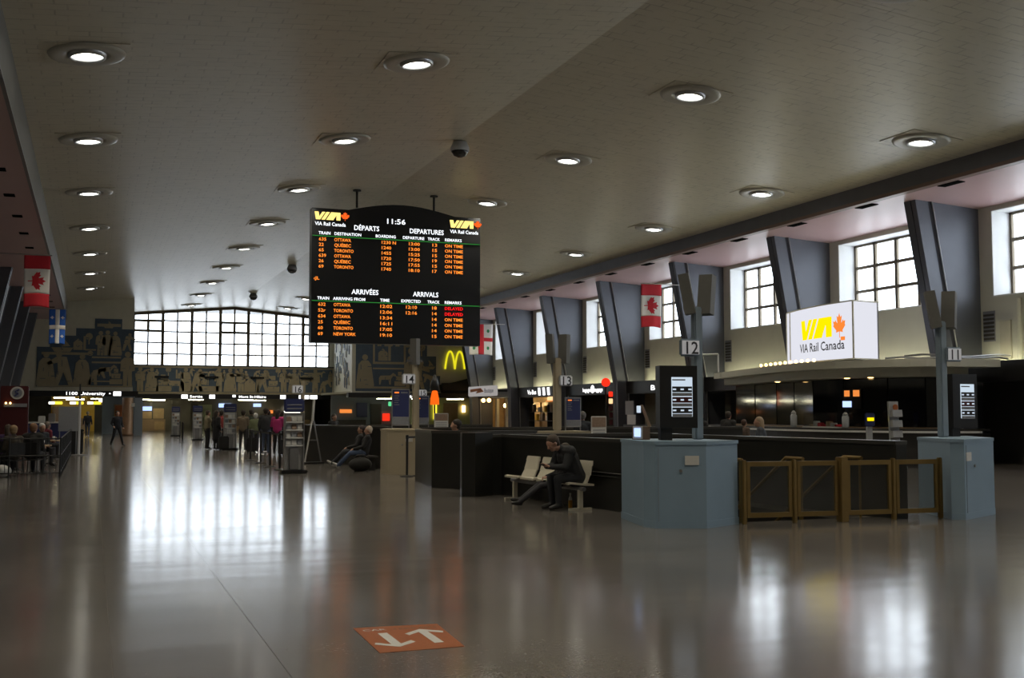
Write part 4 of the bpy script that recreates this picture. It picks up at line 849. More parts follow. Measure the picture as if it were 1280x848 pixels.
# beacon (orange cone)
bc = thing('beacon_lamp', 'glowing orange-red tapered lamp on a dark post', 'lamp', (18.1, 60, 0))
MB().lathe([(.26, 0), (.24, .35), (.16, .75), (.08, .8)], (18.1, 60, 2.05), 14).build('shade', 'orlit', bc, True); MB().lathe([(.3, 0), (.2, .5), (.05, .9)], (18.1, 60, 2.85), 14).build('hood', 'black', bc, True); MB().cyl((18.1, 60, 0), (18.1, 60, 2.06), .05, .05, 8).build('post', 'black', bc)

# restaurant arches on the right end panel and shop signs in the passage
ar = thing('arches_sign', 'yellow lit double arch sign high on the right end wall', 'sign', (26.2, YP - .1, 4.9))
def archpts(cx, w2, z0, h): return [(cx - w2 + 2 * w2 * t / 16, z0 + h * (1 - abs(2 * t / 16 - 1) ** 2.4)) for t in range(17)]
for s_, cx in ((0, 25.78), (1, 26.56)):
    t = MB(); P = archpts(cx, .40, 4.95, 1.35); t.tube([(x, YP - .12, z) for x, z in P], .075, 8); t.build('arch', 'arch', ar)
mk = MB(); mk.box(25.1, 27.4, YP - .5, YP - .02, 3.3, 3.85); mk.slab([(24.9, YP - .6, 3.05), (27.5, YP - .6, 3.05), (27.5, YP - .02, 4.3), (26.2, YP - .02, 3.95), (24.9, YP - .02, 3.7)], (0, -.05, .0)); tag(mk.build('restaurant_hood', 'black'), 'dark hood below the yellow arches', 'canopy')
def endtext(s, x, z, h, m, y, width=None, label='', cat='sign'):
    r = thing('overhead_sign', label, cat, (x, y, z)); text('lettering', s, h, m, (x, y - .01, z), (1, 0, 0), (0, 0, 1), r, 'LEFT', width); return r
r = endtext('1100 University  •', -1.75, 2.80, .22, 'txtlit', YP - .26, 2.85, 'lit white lettering of a street address above the left passage'); MB().box(1.35, 1.85, YP - .29, YP - .27, 2.75, 3.05).build('pictogram', 'txtlit', r)
r = endtext('Sortie', 8.35 - .95, 2.80, .2, 'txtlit', YW - .12, 1.0, 'short lit exit word with pictogram above the passage'); MB().box(6.75, 7.25, YW - .15, YW - .12, 2.72, 3.04).build('pictogram', 'txtlit', r); MB().box(8.95, 9.4, YW - .15, YW - .12, 2.72, 3.04).build('pictogram', 'txtlit', r)
r = endtext('Mont St-Hilaire', 11.3, 2.80, .2, 'txtlit', YW - .12, 2.2, 'lit destination lettering above the middle of the passage'); MB().box(10.8, 11.05, YW - .15, YW - .12, 2.84, 3.04).build('pictogram', 'txtlit', r)
r = thing('pictogram_sign', 'row of lit pictograms above the right of the passage', 'sign', (15.5, YW - .15, 2.7))
for x0, x1 in ((14.7, 15.15), (16.25, 16.55), (16.7, 17.1), (17.2, 17.8)): MB().box(x0, x1, YW - .15, YW - .12, 2.72, 3.04).build('pictogram', 'txtlit', r)
r = thing('restaurant_sign', 'small yellow arch and white word on the dark header at right', 'sign', (21.4, YP - .3, 2.65))
for cx in (21.25, 21.55): MB().tube([(x, YP - .3, z) for x, z in archpts(cx, .16, 2.66, .36)], .05, 6).build('arch', 'yellit', r)
text('lettering', 'Resto', .26, 'txtlit', (21.9, YP - .3, 2.7), (1, 0, 0), (0, 0, 1), r, width=.95)
r = thing('hanging_sign', 'glowing green hanging sign in the right passage', 'sign', (22.6, 86, 2.1)); MB().bevbox(22.1, 23.1, 86.0, 86.1, 2.1, 2.45, .03).build('lightbox', 'greenlit', r); [MB().cyl((x, 86.05, 2.44), (x, 86.05, 3.06), .015, .015, 6).build('hanger', 'black', r) for x in (22.3, 22.9)]

def shopfront(name, label, x0, x1, y, wallm, parts):
    r = thing(name, label, 'shop', ((x0 + x1) / 2, y, 0)); MB().box(x0, x1, y, y + .1, 0, 3.0).build('wall_panel', wallm, r)
    for nm, a0, a1, dy, z0, z1, m in parts: MB().bevbox(a0, a1, y - dy - .08, y - dy, z0, z1, .01).build(nm, m, r)
    return r
shopfront('yellow_shop', 'bright yellow shopfront at the far left of the passage', -3.2, 1.2, 100.0, 'yelwall', [ ('shelf', -3.1, -2.2, .4, 0, 2.1, 'printbrown'), ('shelf', -1.2, -.5, .4, 0, 1.1, 'woodl'), ('doorway', .2, 1.1, .02, 0, 2.2, 'walllow')])
for k, (xa, l) in enumerate(((-3.0, 'left'), (-1.55, 'middle'), (-.35, 'right'))):
    r = thing('passage_lightbox', 'hanging lightbox, half white half yellow, %s one of three in the left passage' % l, 'sign', (xa, 88, 2.2), 'passage lightboxes')
    MB().bevbox(xa, xa + .42, 88, 88.12, 2.2, 2.4, .02).build('white_half', 'panelw', r); MB().bevbox(xa + .42, xa + .95, 88, 88.12, 2.2, 2.4, .02).build('yellow_half', 'yellit', r); MB().cyl((xa + .5, 88.06, 2.38), (xa + .5, 88.06, 3.06), .015, .015, 6).build('hanger', 'black', r)
r = thing('cube_sign', 'small white cube sign beside the right passage lightbox', 'sign', (.55, 88.5, 2.4)); MB().bevbox(.45, .8, 88.5, 88.7, 2.36, 2.66, .02).build('lightbox', 'panelw', r); MB().cyl((.62, 88.6, 2.64), (.62, 88.6, 3.06), .015, .015, 6).build('hanger', 'black', r)
shopfront('green_wall_shop', 'olive wall and doorway beside the yellow shopfront', 1.3, 3.1, 98.0, 'greenwall', [('doorway', 1.5, 2.1, .02, 0, 2.3, 'walllow')])
shopfront('blue_panel_wall', 'blue-grey wall panel with a red poster behind the walking man', .7, 3.0, 88.0, 'bluewall', [('poster_frame', 1.55, 2.25, .03, .75, 2.2, 'woodl'), ('poster', 1.62, 2.18, .1, .82, 2.12, 'orange')])
shopfront('snack_shop', 'snack kiosk with lit menu panels left of the brochure racks', 3.4, 8.2, 102.0, 'passwall', [('lit_menu', 4.0, 4.9, .1, 1.75, 2.1, 'bluesign'), ('counter_front', 3.8, 6.0, .9, 0, 1.0, 'woodl'), ('shelf', 3.9, 4.9, .3, 1.05, 1.65, 'tanwall'), ('shelf', 5.0, 5.9, .3, 1.05, 1.95, 'tanwall'), ('shelf', 5.1, 5.9, .95, .1, .8, 'tanwall')])
shopfront('passage_shop', 'row of lit counters behind the queue', 8.4, 19.6, 104.0, 'passwall', [('lit_sign', 10.8, 11.9, .1, 2.05, 2.4, 'bluesign'), ('lit_sign', 13.9, 14.6, .1, 2.1, 2.4, 'bluesign'), ('lit_panel', 16.7, 18.3, .1, 1.2, 2.15, 'panelw'), ('lit_sign', 15.2, 15.7, .1, 1.5, 1.8, 'orsign'), ('doorway', 9.0, 10.2, .05, 0, 2.3, 'greenwall'), ('counter_front', 11.0, 15.0, .9, 0, 1.0, 'woodl'), ('display', 17.0, 19.0, .9, 0, .9, 'tanwall')])
shopfront('food_counter', 'food counter with orange and red signs right of the queue', 18.3, 23.9, 90.0, 'bluewall', [('lit_sign', 19.0, 20.0, .1, 1.55, 1.85, 'orsign'), ('poster', 20.4, 21.3, .1, 1.2, 2.4, 'navy'), ('doorway', 21.6, 22.5, .05, 0, 2.3, 'black'), ('lit_panel', 22.6, 23.2, .1, .9, 1.5, 'redlit'), ('counter_front', 18.5, 21.0, .9, 0, 1.0, 'dark')])
shopfront('arch_restaurant', 'green walled restaurant interior under the arches', 24.0, 32.0, 92.0, 'greenwall', [('lit_panel', 24.4, 25.0, .1, 1.2, 2.4, 'panelw'), ('shelf', 26.2, 27.0, .1, .6, 2.6, 'woodl'), ('lit_panel', 27.6, 27.9, .1, 1.0, 2.6, 'yellit'), ('shelf', 28.5, 29.8, .1, .6, 2.4, 'woodl'), ('lit_sign', 30.2, 30.5, .1, 1.6, 2.2, 'warm')])
# passage ceiling tubes; the first three are added to brighten the shops
for k, (x, y, a, l) in enumerate(((-1.3, 97.5, .2, 'fill tube added to brighten the yellow shop'), (5.2, 100, .2, 'fill tube added to brighten the snack counter'), (14.0, 101.5, .2, 'fill tube added to brighten the counters behind the queue'), (-1.9, 86, .2, 'left passage ceiling tube, nearest'), (.6, 93, 0, 'left passage ceiling tube, farther'), (4.0, 97, .5, 'ceiling tube before the snack shop'), (8.2, 97, .5, 'ceiling tube left of the destination lettering'), (12.3, 97, .5, 'ceiling tube below the destination lettering'), (16.8, 97, .5, 'ceiling tube below the pictograms'), (21.5, 84.5, 0, 'right passage ceiling tube, left one'), (24.3, 84.5, 0, 'right passage ceiling tube, middle one'), (27.2, 84.5, 0, 'right passage ceiling tube, right one'))):
    r = thing('tube_light', 'pale fluorescent ' + l, 'ceiling light', (x, y, 2.66), 'passage tube lights'); c, s = math.cos(a), math.sin(a)
    MB().obox((x, y, 2.72), (1.5, .22, .05), a).build('tray', 'white', r); MB().cyl((x - .7 * c, y - .7 * s, 2.66), (x + .7 * c, y + .7 * s, 2.66), .03, .03, 8).build('tube', 'tube', r); [MB().cyl((x + t_ * c, y + t_ * s, 2.74), (x + t_ * c, y + t_ * s, 3.06), .012, .012, 6).build('hanger', 'metal', r) for t_ in (-.5, .5)]
# round column by the walking man
cl = thing('column', 'dark brown column at the mouth of the left passage', 'column', (2.3, 81.4, 0)); MB().lathe([(.40, 0), (.40, .15), (.36, .16), (.36, 2.62)], (2.3, 81.0, 0), 20).build('shaft', 'wood', cl, True); MB().box(2.72, 3.3, 81.2, 83.0, 0, 2.62).build('blue_cladding', 'bluewall', cl); MB().bevbox(2.55, 2.75, 80.6, 80.64, 2.0, 2.25, .01).build('notice', 'paper', cl)

# ------------------------------------------------------------------ brochure racks, stanchions, easel, posters
def rack(label, x, y, s=1.0):
    r = thing('brochure_rack', label, 'rack', (x, y, 0), 'brochure racks')
    MB().bevbox(x - .34, x + .34, y - .22, y + .22, 0, .09, .015).build('base', 'black', r)
    MB().box(x - .25, x + .25, y + .02, y + .1, .09, 1.62).build('back_panel', 'signgrey', r)
    for s_ in (-1, 1): MB().box(x + s_ * .25 - .015, x + s_ * .25 + .015, y - .12, y + .1, .09, 1.62).build('side_post', 'metal', r)
    MB().bevbox(x - .12, x + .12, y - .1, y + .02, .1, .68, .01).build('lower_box', 'greymetal', r)
    for k in range(4):
        z = .74 + k * .21; sh_ = MB().obox((x, y - .05, z), (.48, .12, .03)).build('shelf', 'white', r)
        for t in (-.15, 0, .15): MB().obox((x + t, y - .04, z + .085), (.12, .02, .13), 0, 0, -.2).build('leaflets', ('paper', 'printgrey', 'printbrown', 'paper')[(k + int(t * 10)) % 4], sh_)
    hd = MB().bevbox(x - .27, x + .27, y - .06, y + .08, 1.64, 2.0, .03).build('header', 'navy', r)
    for z in (1.72, 1.82): MB().box(x - .2, x + .2, y - .07, y - .06, z, z + .03).build('header_line', 'printgrey', hd)
rack('tall brochure rack with navy header, nearest, beside the easel', 5.1, 30.0); rack('brochure rack with navy header in the middle of the queue', 5.58, 49.0); rack('brochure rack with navy header left of the queue', 5.69, 66.0); rack('farthest brochure rack with navy header by the snack shop', 5.3, 78.0)
def stanchion(label, x, y):
    r = thing('belt_post', label, 'stanchion', (x, y, 0), 'queue belt posts')
    MB().lathe([(.18, 0), (.18, .015), (.05, .04)], (x, y, 0), 16).build('base', 'black', r); MB().cyl((x, y, .03), (x, y, .98), .032, .032, 10).build('post', 'black', r); MB().lathe([(.04, .96), (.04, 1.04), (.03, 1.06)], (x, y, 0), 10).build('cassette', 'black', r)
stp = [(5.06, 38.3, 'belt post farthest along the line before the queue'), (5.1, 36.2, 'second farthest belt post before the queue'), (5.03, 33.7, 'middle belt post before the queue'), (5.02, 31.8, 'belt post next to the tall brochure rack'), (5.45, 30.7, 'belt post just behind the tall brochure rack')]
for x, y, l in stp: stanchion('black ' + l, x, y)
for (xa, ya, _), (xb, yb, _2) in zip(stp, stp[1:]):
    c = MB(); d = Vector((xb - xa, yb - ya, 0)); a_ = math.atan2(d.y, d.x); c.obox(((xa + xb) / 2, (ya + yb) / 2, 1.0), (d.length - .08, .006, .05), a_); tag(c.build('queue_belt', 'black'), 'black queue belt, %s span from the far end of the post line' % ORD[stp.index((xa, ya, _))], 'belt', 'queue belts')
stanchion('black left belt post before the beige cabinet', 7.54, 27.4); stanchion('black right belt post before the beige cabinet', 7.95, 27.66)
tag(MB().obox((7.745, 27.53, 1.0), (.42, .006, .05), math.atan2(.26, .41)).build('queue_belt', 'black'), 'short black belt joining the posts before the beige cabinet', 'belt', 'queue belts')
for k, (x, y) in enumerate(((4.6, 62.0), (4.9, 66.5), (5.1, 71.0))): stanchion('small far black belt post %s of the left brochure rack' % ('left', 'beside the foot', 'behind')[k], x, y)
es = thing('easel', 'white A-frame easel stand before the dark low wall', 'easel', (6.58, 35.2, 0))
ex, ey = 6.58, 35.2
MB().bevbox(ex - .34, ex + .34, ey - .2, ey + .2, 0, .06, .01).build('base', 'black', es)
for s_, m in ((-1, 'paper'), (1, 'greymetal')): MB().cyl((ex + s_ * .26, ey - .1, .05), (ex + s_ * .03, ey, 1.35), .025, .025, 8).build('leg', m, es)
MB().cyl((ex, ey + .05, 1.3), (ex + .04, ey + .05, 2.05), .04, .04, 8).build('mast', 'paper', es); MB().obox((ex, ey - .04, .75), (.28, .03, .04)).build('crossbar', 'greymetal', es)
def timetable(label, x, y, z0, w_, h_, foot=0):
    r = thing('timetable_board', label, 'sign', (x, y, foot))
    MB().bevbox(x - w_ / 2 - .03, x + w_ / 2 + .03, y, y + .05, z0, z0 + h_, .008).build('frame', 'metal', r); MB().box(x - w_ / 2, x + w_ / 2, y - .006, y, z0 + h_ * .24, z0 + h_ - .03).build('poster', 'navy', r)
    MB().box(x - w_ / 2, x + w_ / 2, y - .006, y, z0 + .03, z0 + h_ * .23).build('logo_strip', 'printgrey', r); MB().box(x - w_ * .4, x - w_ * .12, y - .011, y - .006, z0 + h_ * .88, z0 + h_ * .92).build('heading', 'signor', r) ; MB().box(x + w_ * .0, x + w_ * .42, y - .011, y - .006, z0 + h_ * .88, z0 + h_ * .92).build('heading', 'printgrey', r)
    for k in range(5): MB().box(x - w_ * .42, x - w_ * (.1 + .06 * (k % 2)), y - .011, y - .006, z0 + h_ * (.8 - .06 * k), z0 + h_ * (.82 - .06 * k)).build('text_line', 'printgrey', r)
    for t in (-1, 1): MB().cyl((x + t * (w_ / 2 + .015), y + .025, foot), (x + t * (w_ / 2 + .015), y + .025, z0 + .02), .015, .015, 6).build('leg', 'metal', r)
timetable('navy timetable board left of the number 14 post', 7.72, 28.72, 1.28, .44, .98, 1.19); timetable('smaller navy timetable board right of the number 14 post', 9.6, 33.2, 1.25, .42, .9)
timetable('navy timetable board beside the number 13 post', 10.22, 23.0, 1.3, .34, .68, 1.22)
for l, x, y, z, w_, h_ in (('white and pink poster stand left of the leaning silhouette', 11.1, 36.0, 1.1, .5, .5), ('white and brown poster stand beside post 13', 12.75, 27.0, .95, .45, .58)):
    r = thing('poster_stand', l, 'poster', (x, y, 0)); MB().bevbox(x - w_ / 2, x + w_ / 2, y, y + .04, z, z + h_, .01).build('board', 'paper', r); MB().box(x - w_ * .45, x + w_ * .45, y - .006, y, z + h_ * .5, z + h_ * .95).build('picture', 'printbrown', r); MB().cyl((x, y + .02, 0), (x, y + .02, z), .025, .025, 8).build('stem', 'metal', r)
    for k in range(3): MB().box(x - w_ * .4, x + w_ * .4, y - .006, y, z + h_ * (.1 + .12 * k), z + h_ * (.14 + .12 * k)).build('text_line', 'printgrey', r)
# notices and gear before the baggage counter
r = thing('baggage_desk', 'dim baggage desk with notices and a leaning board behind screen 12', 'desk', (26.0, 49.5, 0))
MB().bevbox(25.7, 26.2, 46.0, 51.5, 0, 1.0, .02).build('desk_body', 'dark', r)
for y_, z, w_, h_, m in ((50.6, 1.5, .9, .7, 'printgrey'), (50.4, 1.0, .9, .5, 'signgrey'), (46.9, 1.1, .5, .6, 'printbrown'), (49.6, 1.6, .35, .35, 'screenw')): MB().box(25.6, 25.65, y_ - w_ / 2, y_ + w_ / 2, z, z + h_).build('notice', m, r)
MB().slab([(25.5, 48.3, .9), (25.5, 48.0, .9), (25.5, 48.9, 2.0), (25.5, 49.1, 2.0)], (-.04, 0, 0)).build('leaning_board', 'printbrown', r)

# ------------------------------------------------------------------ people
SKIN = mat('skin', (.42, .24, .17), .55, noise=.08, scale=20)
_pm = {}
def cloth(c, rough=.85):
    k = (tuple(round(v, 3) for v in c), rough)
    if k not in _pm: _pm[k] = mat('fabric', c, rough, noise=.22, scale=9, bump=.12, bscale=22)
    return _pm[k]

def person(label, loc, face, pose, top, legs, shoes=(.02, .02, .02), hair=(.03, .02, .015), H=1.72, voxel=.018, long_hair=False, bulk=1.0, skirt=False, hat=None, hero=False, group=None):
    """face: heading in radians (0 looks along +Y); pose: dict of joints in local metres for a 1.72 m adult"""
    s = H / 1.72; r = thing('person', label, 'person', loc, group)
    J = {k: Vector(v) * s for k, v in pose.items() if not isinstance(v, (int, float))}
    bones = []   # p0, p1, r0, r1, material slot: 0 skin 1 top 2 legs 3 shoes
    def B(a, c, r0, r1, m): bones.append((Vector(a), Vector(c), r0 * s, r1 * s, m))
    pel, chest, neck, head = J['pelvis'], J['chest'], J['neck'], J['head']
    up = (chest - pel).normalized(); rt = J['shR'] - J['shL']; rt.normalize()
    B(pel, pel.lerp(chest, .5), .145 * bulk, .135 * bulk, 1); B(pel.lerp(chest, .5), chest, .135 * bulk, .15 * bulk, 1)
    for q in (-1, 1): B(pel + rt * q * .05 * s, chest + rt * q * .06 * s, .12 * bulk, .125 * bulk, 1)
    B(J['shL'], J['shR'], .085 * bulk, .085 * bulk, 1); B(chest, neck, .11 * bulk, .065, 1); B(neck, head - Vector((0, 0, .05 * s)), .055, .055, 0)
    hp = pose.get('pitch', 0.); hy = pose.get('turn', 0.); RH = Matrix.Rotation(hy, 3, 'Z') @ Matrix.Rotation(-hp, 3, 'X')
    def hd(x, y, z): return head + RH @ (Vector((x, y, z)) * s)
    B(hd(0, -.02, .02), hd(0, .015, .02), .092, .088, 0); B(hd(0, .01, .0), hd(0, .045, -.075), .075, .05, 0); B(hd(0, .085, .012), hd(0, .112, -.028), .013, .019, 0)
    for q in (-1, 1): B(hd(q * .085, -.005, .01), hd(q * .088, -.008, -.025), .018, .014, 0); B(hd(q * .03, .07, -.02), hd(q * .035, .05, -.04), .03, .03, 0)
    for S in 'LR':
        hip, kn, an, toe = J['hip' + S], J['knee' + S], J['ank' + S], J['toe' + S]
        B(hip, kn, .095 * bulk, .066, 2); B(kn, kn.lerp(an, .35), .064, .06, 2); B(kn.lerp(an, .35), an, .062, .047, 2)
        B(an, toe, .046, .037, 3); B(an - (toe - an).normalized() * .05 * s - Vector((0, 0, .03 * s)), toe + Vector((0, 0, -.004)), .036, .034, 3)
        sh, el, wr_ = J['sh' + S], J['el' + S], J['wr' + S]
        B(sh, el, .07 * bulk, .055 * bulk, 1); B(el, wr_, .053 * bulk, .04, 1)
        fd = J.get('hd' + S, (wr_ - el).normalized() * 1.0); fd = fd.normalized(); side = rt * (1 if S == 'L' else -1)   # thumb side
        side = (side - fd * side.dot(fd)); side = side.normalized() if side.length > .2 else fd.orthogonal().normalized(); pn = fd.cross(side)
        if J.get('cu' + S) is not None: cu = J['cu' + S].normalized()
        else: cu = pn if pn.dot(rt * (-1 if S == 'R' else 1)) > 0 else -pn
        k0 = wr_ + fd * .03 * s; k1 = wr_ + fd * .085 * s
        for q in (-.018, .018): B(k0 + side * q * s * .7, k1 + side * q * s * 1.2, .021, .019, 0)
        for fi, L in enumerate((.068, .08, .074, .056)):
            b0 = k1 + side * (.03 - .02 * fi) * s; a1 = .35; d1 = (fd * math.cos(a1) + cu * math.sin(a1)); d2 = (fd * math.cos(1.0) + cu * math.sin(1.0)); d3 = (fd * math.cos(1.5) + cu * math.sin(1.5))
            p1 = b0 + d1 * L * .45 * s; p2 = p1 + d2 * L * .32 * s; p3 = p2 + d3 * L * .23 * s
            B(b0, p1, .0095, .009, 0); B(p1, p2, .009, .0085, 0); B(p2, p3, .0085, .0075, 0)
        t0 = wr_ + fd * .025 * s + side * .022 * s; t1 = t0 + (fd * .6 + side * .7).normalized() * .042 * s; t2 = t1 + (fd * .9 + side * .2 + cu * .3).normalized() * .035 * s
        B(t0, t1, .014, .0115, 0); B(t1, t2, .0115, .009, 0)
    if skirt:
        B(J['hipL'].lerp(J['hipR'], .5), J['kneeL'].lerp(J['kneeR'], .5), .15, .19, 1)
    m = MB()
    for a, c, r0, r1, _ in bones: m.capsule(a, c, r0, r1, 10)
    me = bpy.data.meshes.new('body'); me.from_pydata([tuple(v) for v in m.v], [], m.f); o = bpy.data.objects.new('body_tmp', me); COL.objects.link(o)
    md = o.modifiers.new('r', 'REMESH'); md.mode = 'VOXEL'; md.voxel_size = voxel; md.use_smooth_shade = True
    sm = o.modifiers.new('s', 'SMOOTH'); sm.factor = .5; sm.iterations = 2 if hero else 3
    dg = bpy.context.evaluated_depsgraph_get(); nm = bpy.data.meshes.new_from_object(o.evaluated_get(dg)); bpy.data.objects.remove(o); bpy.data.meshes.remove(me)
    nm.name = 'body'; nm.materials.clear()
    for k in (SKIN, cloth(top), cloth(legs), cloth(shoes, .5)): nm.materials.append(k)
    n_ = len(nm.polygons); cen = np.empty(n_ * 3, np.float32); nm.polygons.foreach_get('center', cen); cen = cen.reshape(-1, 3); best = np.full(n_, 1e9); idx = np.zeros(n_, np.int32)
    for a, c, r0, r1, k in bones:
        a_ = np.array(a); d_ = np.array(c) - a_; t = np.clip((cen - a_) @ d_ / max(1e-9, d_ @ d_), 0, 1)
        e_ = np.linalg.norm(cen - a_ - t[:, None] * d_, axis=1) - (r0 + (r1 - r0) * t); q_ = e_ < best; best[q_] = e_[q_]; idx[q_] = k
    idx = idx.tolist()
    nm.polygons.foreach_set('material_index', idx); nm.polygons.foreach_set('use_smooth', [True] * len(idx))
    bo = bpy.data.objects.new('body', nm); COL.objects.link(bo); bo.parent = r
    hm = cloth(hair, .7) if not hat else cloth(hat)
    def lb(name, mm, mt, smooth=True):
        x = bpy.data.meshes.new(name); x.from_pydata([tuple(v) for v in mm.v], [], mm.f); x.materials.append(mt); x.polygons.foreach_set('use_smooth', [smooth] * len(x.polygons)); ob = bpy.data.objects.new(name, x); COL.objects.link(ob); ob.parent = r; return ob
    h = MB(); h.ball(hd(0, -.028, .045), .104 * s, 9, (.95, 1.03, .98), RH)
    if long_hair: h.capsule(hd(0, -.06, .02), hd(0, -.085, -.2), .09 * s, .07 * s, 10)
    else: h.ball(hd(0, -.055, -.01), .085 * s, 7, (.98, .75, 1.0), RH)
    lb('hat' if hat else 'hair', h, hm)
    if hero:
        e = MB()
        for q in (-1, 1): e.ball(hd(q * .032, .078, .022), .012, 6)
        lb('eyes', e, MT['charcoal'])
        e = MB(); e.capsule(hd(-.022, .088, -.062), hd(.022, .088, -.062), .006, .006, 6); lb('lips', e, cloth((.3, .12, .1)))
        for q in (-1, 1): e = MB(); e.capsule(hd(q * .015, .086, .042), hd(q * .05, .072, .044), .006, .005, 6); lb('eyebrow', e, cloth(hair))
    r.rotation_euler = (0, 0, -face)
    return r

def pz(**k):
    d = dict(pelvis=(0, 0, .95), chest=(0, 0, 1.27), neck=(0, .0, 1.43), head=(0, .03, 1.58), shL=(-.17, 0, 1.36), shR=(.17, 0, 1.36), elL=(-.24, -.03, 1.08), elR=(.24, -.03, 1.08), wrL=(-.23, .08, .86), wrR=(.23, .08, .86),
             hipL=(-.09, 0, .9), hipR=(.09, 0, .9), kneeL=(-.10, .03, .48), kneeR=(.10, .03, .48), ankL=(-.10, 0, .09), ankR=(.10, 0, .09), toeL=(-.12, .15, .04), toeR=(.12, .15, .04)); d.update(k); return d
STAND = pz()
STEP = pz(kneeL=(-.09, .14, .5), ankL=(-.09, .24, .10), toeL=(-.10, .39, .06), kneeR=(.09, -.03, .48), ankR=(.09, -.26, .13), toeR=(.1, -.13, .04), wrL=(-.25, -.1, .88), wrR=(.25, .18, .9), elL=(-.24, -.1, 1.08), elR=(.24, .0, 1.08))
STRIDE = pz(kneeL=(-.16, .10, .5), ankL=(-.24, .16, .09), toeL=(-.28, .31, .05), kneeR=(.17, .0, .48), ankR=(.24, -.14, .12), toeR=(.27, -.0, .05), wrL=(-.26, .1, .92), wrR=(.24, .14, .98), elR=(.27, -.02, 1.1))
HOLD = pz(elL=(-.25, .02, 1.1), elR=(.25, .02, 1.1), wrL=(-.12, .28, 1.12), wrR=(.12, .28, 1.12), kneeL=(-.12, .05, .48), ankL=(-.13, .05, .09), toeL=(-.15, .2, .04))
REACH = pz(elR=(.27, .15, 1.15), wrR=(.2, .42, 1.1), pitch=.2)
def SIT(lean=0., knee=.44, foot=.44, spread=.12, fz=.09, **k):
    sy, cy = math.sin(lean), math.cos(lean)
    def u(l, x=0): return (x, sy * l, .53 + cy * l)
    d = dict(pelvis=(0, 0, .53), chest=u(.34), neck=u(.50), head=(0, sy * .62 + .03, .53 + cy * .62 + .02), shL=u(.43, -.17), shR=u(.43, .17), elL=(-.22, sy * .2 + .08, .53 + cy * .16), elR=(.22, sy * .2 + .08, .53 + cy * .16), wrL=(-.1, .30, .62), wrR=(.1, .30, .62),
             hipL=(-.09, .02, .51), hipR=(.09, .02, .51), kneeL=(-spread, knee, .51), kneeR=(spread, knee, .51), ankL=(-spread, foot, fz), ankR=(spread, foot, fz), toeL=(-spread - .02, foot + .16, fz - .045), toeR=(spread + .02, foot + .16, fz - .045)); d.update(k); return d

# the man on the bench, bent over a phone, and the stretched-out sitter beside him
fb = math.atan2(wn.x, wn.y)                                 # heading out of the wall
c = onb(.28, .20, 0)
hero = SIT(lean=.62, knee=.40, foot=.37, spread=.12, head=(.0, .42, 1.08), pitch=.55, elL=(-.23, .30, .70), elR=(.23, .30, .70), wrL=(-.075, .50, .70), wrR=(.075, .50, .70),
           hdL=(.25, .75, .35), hdR=(-.25, .75, .35), cuL=(.9, .1, .3), cuR=(-.9, .1, .3), chest=(0, .15, .85), neck=(0, .29, 1.0), shL=(-.19, .20, .95), shR=(.19, .20, .95))
hero = {k: (v if isinstance(v, float) else tuple(v)) for k, v in hero.items()}
person('man in dark jacket on the bench bent over his phone', (c.x, c.y, 0), fb, hero, (.02, .022, .026), (.018, .02, .026), (.012, .012, .012), (.05, .035, .025), 1.78, .011, hero=True, bulk=1.22)
ph = onb(.28, .20 + .62, 0); tag(MB().bevbox(ph.x - .045, ph.x + .045, ph.y - .07, ph.y + .07, .755, .775, .005).build('phone', 'black'), 'black phone held by the man on the bench', 'phone')
c = onb(.74, .22, 0)
person('half-hidden sitter with outstretched dark trousered legs beside the man', (c.x, c.y, 0), fb + .22, SIT(lean=-.12, spread=.08, kneeL=(-.08, .46, .44), kneeR=(.08, .46, .46), ankL=(-.06, .92, .11), ankR=(.05, .88, .15), toeL=(-.1, 1.06, .11), toeR=(.08, 1.03, .17)), (.02, .02, .022), (.03, .03, .036), (.012, .012, .012), (.04, .03, .02), 1.46, .013)

def at(l, x, y, face, pose, top, legs, **k): return person(l, (x, y, 0), face, pose, top, legs, **k)
# seated pair by the dark wall, and the bag
SP = lambda: SIT(lean=-.22, kneeL=(-.1, .42, .5), kneeR=(.1, .42, .5), ankL=(-.08, .78, .14), ankR=(.1, .74, .12), toeL=(-.1, .9, .22), toeR=(.12, .88, .2))
at('seated woman in black with blue jeans and white shoes beside the beige cabinet', 7.25, 30.9, -1.35, SP(), (.02, .02, .022), (.06, .09, .17), shoes=(.5, .5, .48), hair=(.5, .42, .33), H=1.66)
at('seated person in black with pale shoes behind the woman in jeans', 7.35, 32.2, -1.35, SP(), (.022, .022, .024), (.035, .038, .045), shoes=(.4, .4, .38), hair=(.03, .02, .02), H=1.66)
hb = thing('bench', 'low dark bench under the seated pair', 'bench', (7.45, 31.5, 0)); MB().bevbox(7.2, 7.55, 30.5, 32.7, .36, .41, .01).build('seat', 'dark', hb); [MB().box(7.3, 7.5, y, y + .06, 0, .37).build('leg', 'black', hb) for y in (30.6, 32.5)]
bg_ = thing('travel_bag', 'dark travel bag on the floor before the seated woman', 'bag', (6.95, 30.0, 0)); MB().ball((6.95, 30.1, .2), .3, 8, (1.1, .7, .66)).build('body', 'rubber', bg_, True); MB().tube([(6.75, 30.05, .37), (6.85, 30.05, .46), (7.05, 30.05, .46), (7.15, 30.05, .37)], .015, 6).build('handle', 'charcoal', bg_)
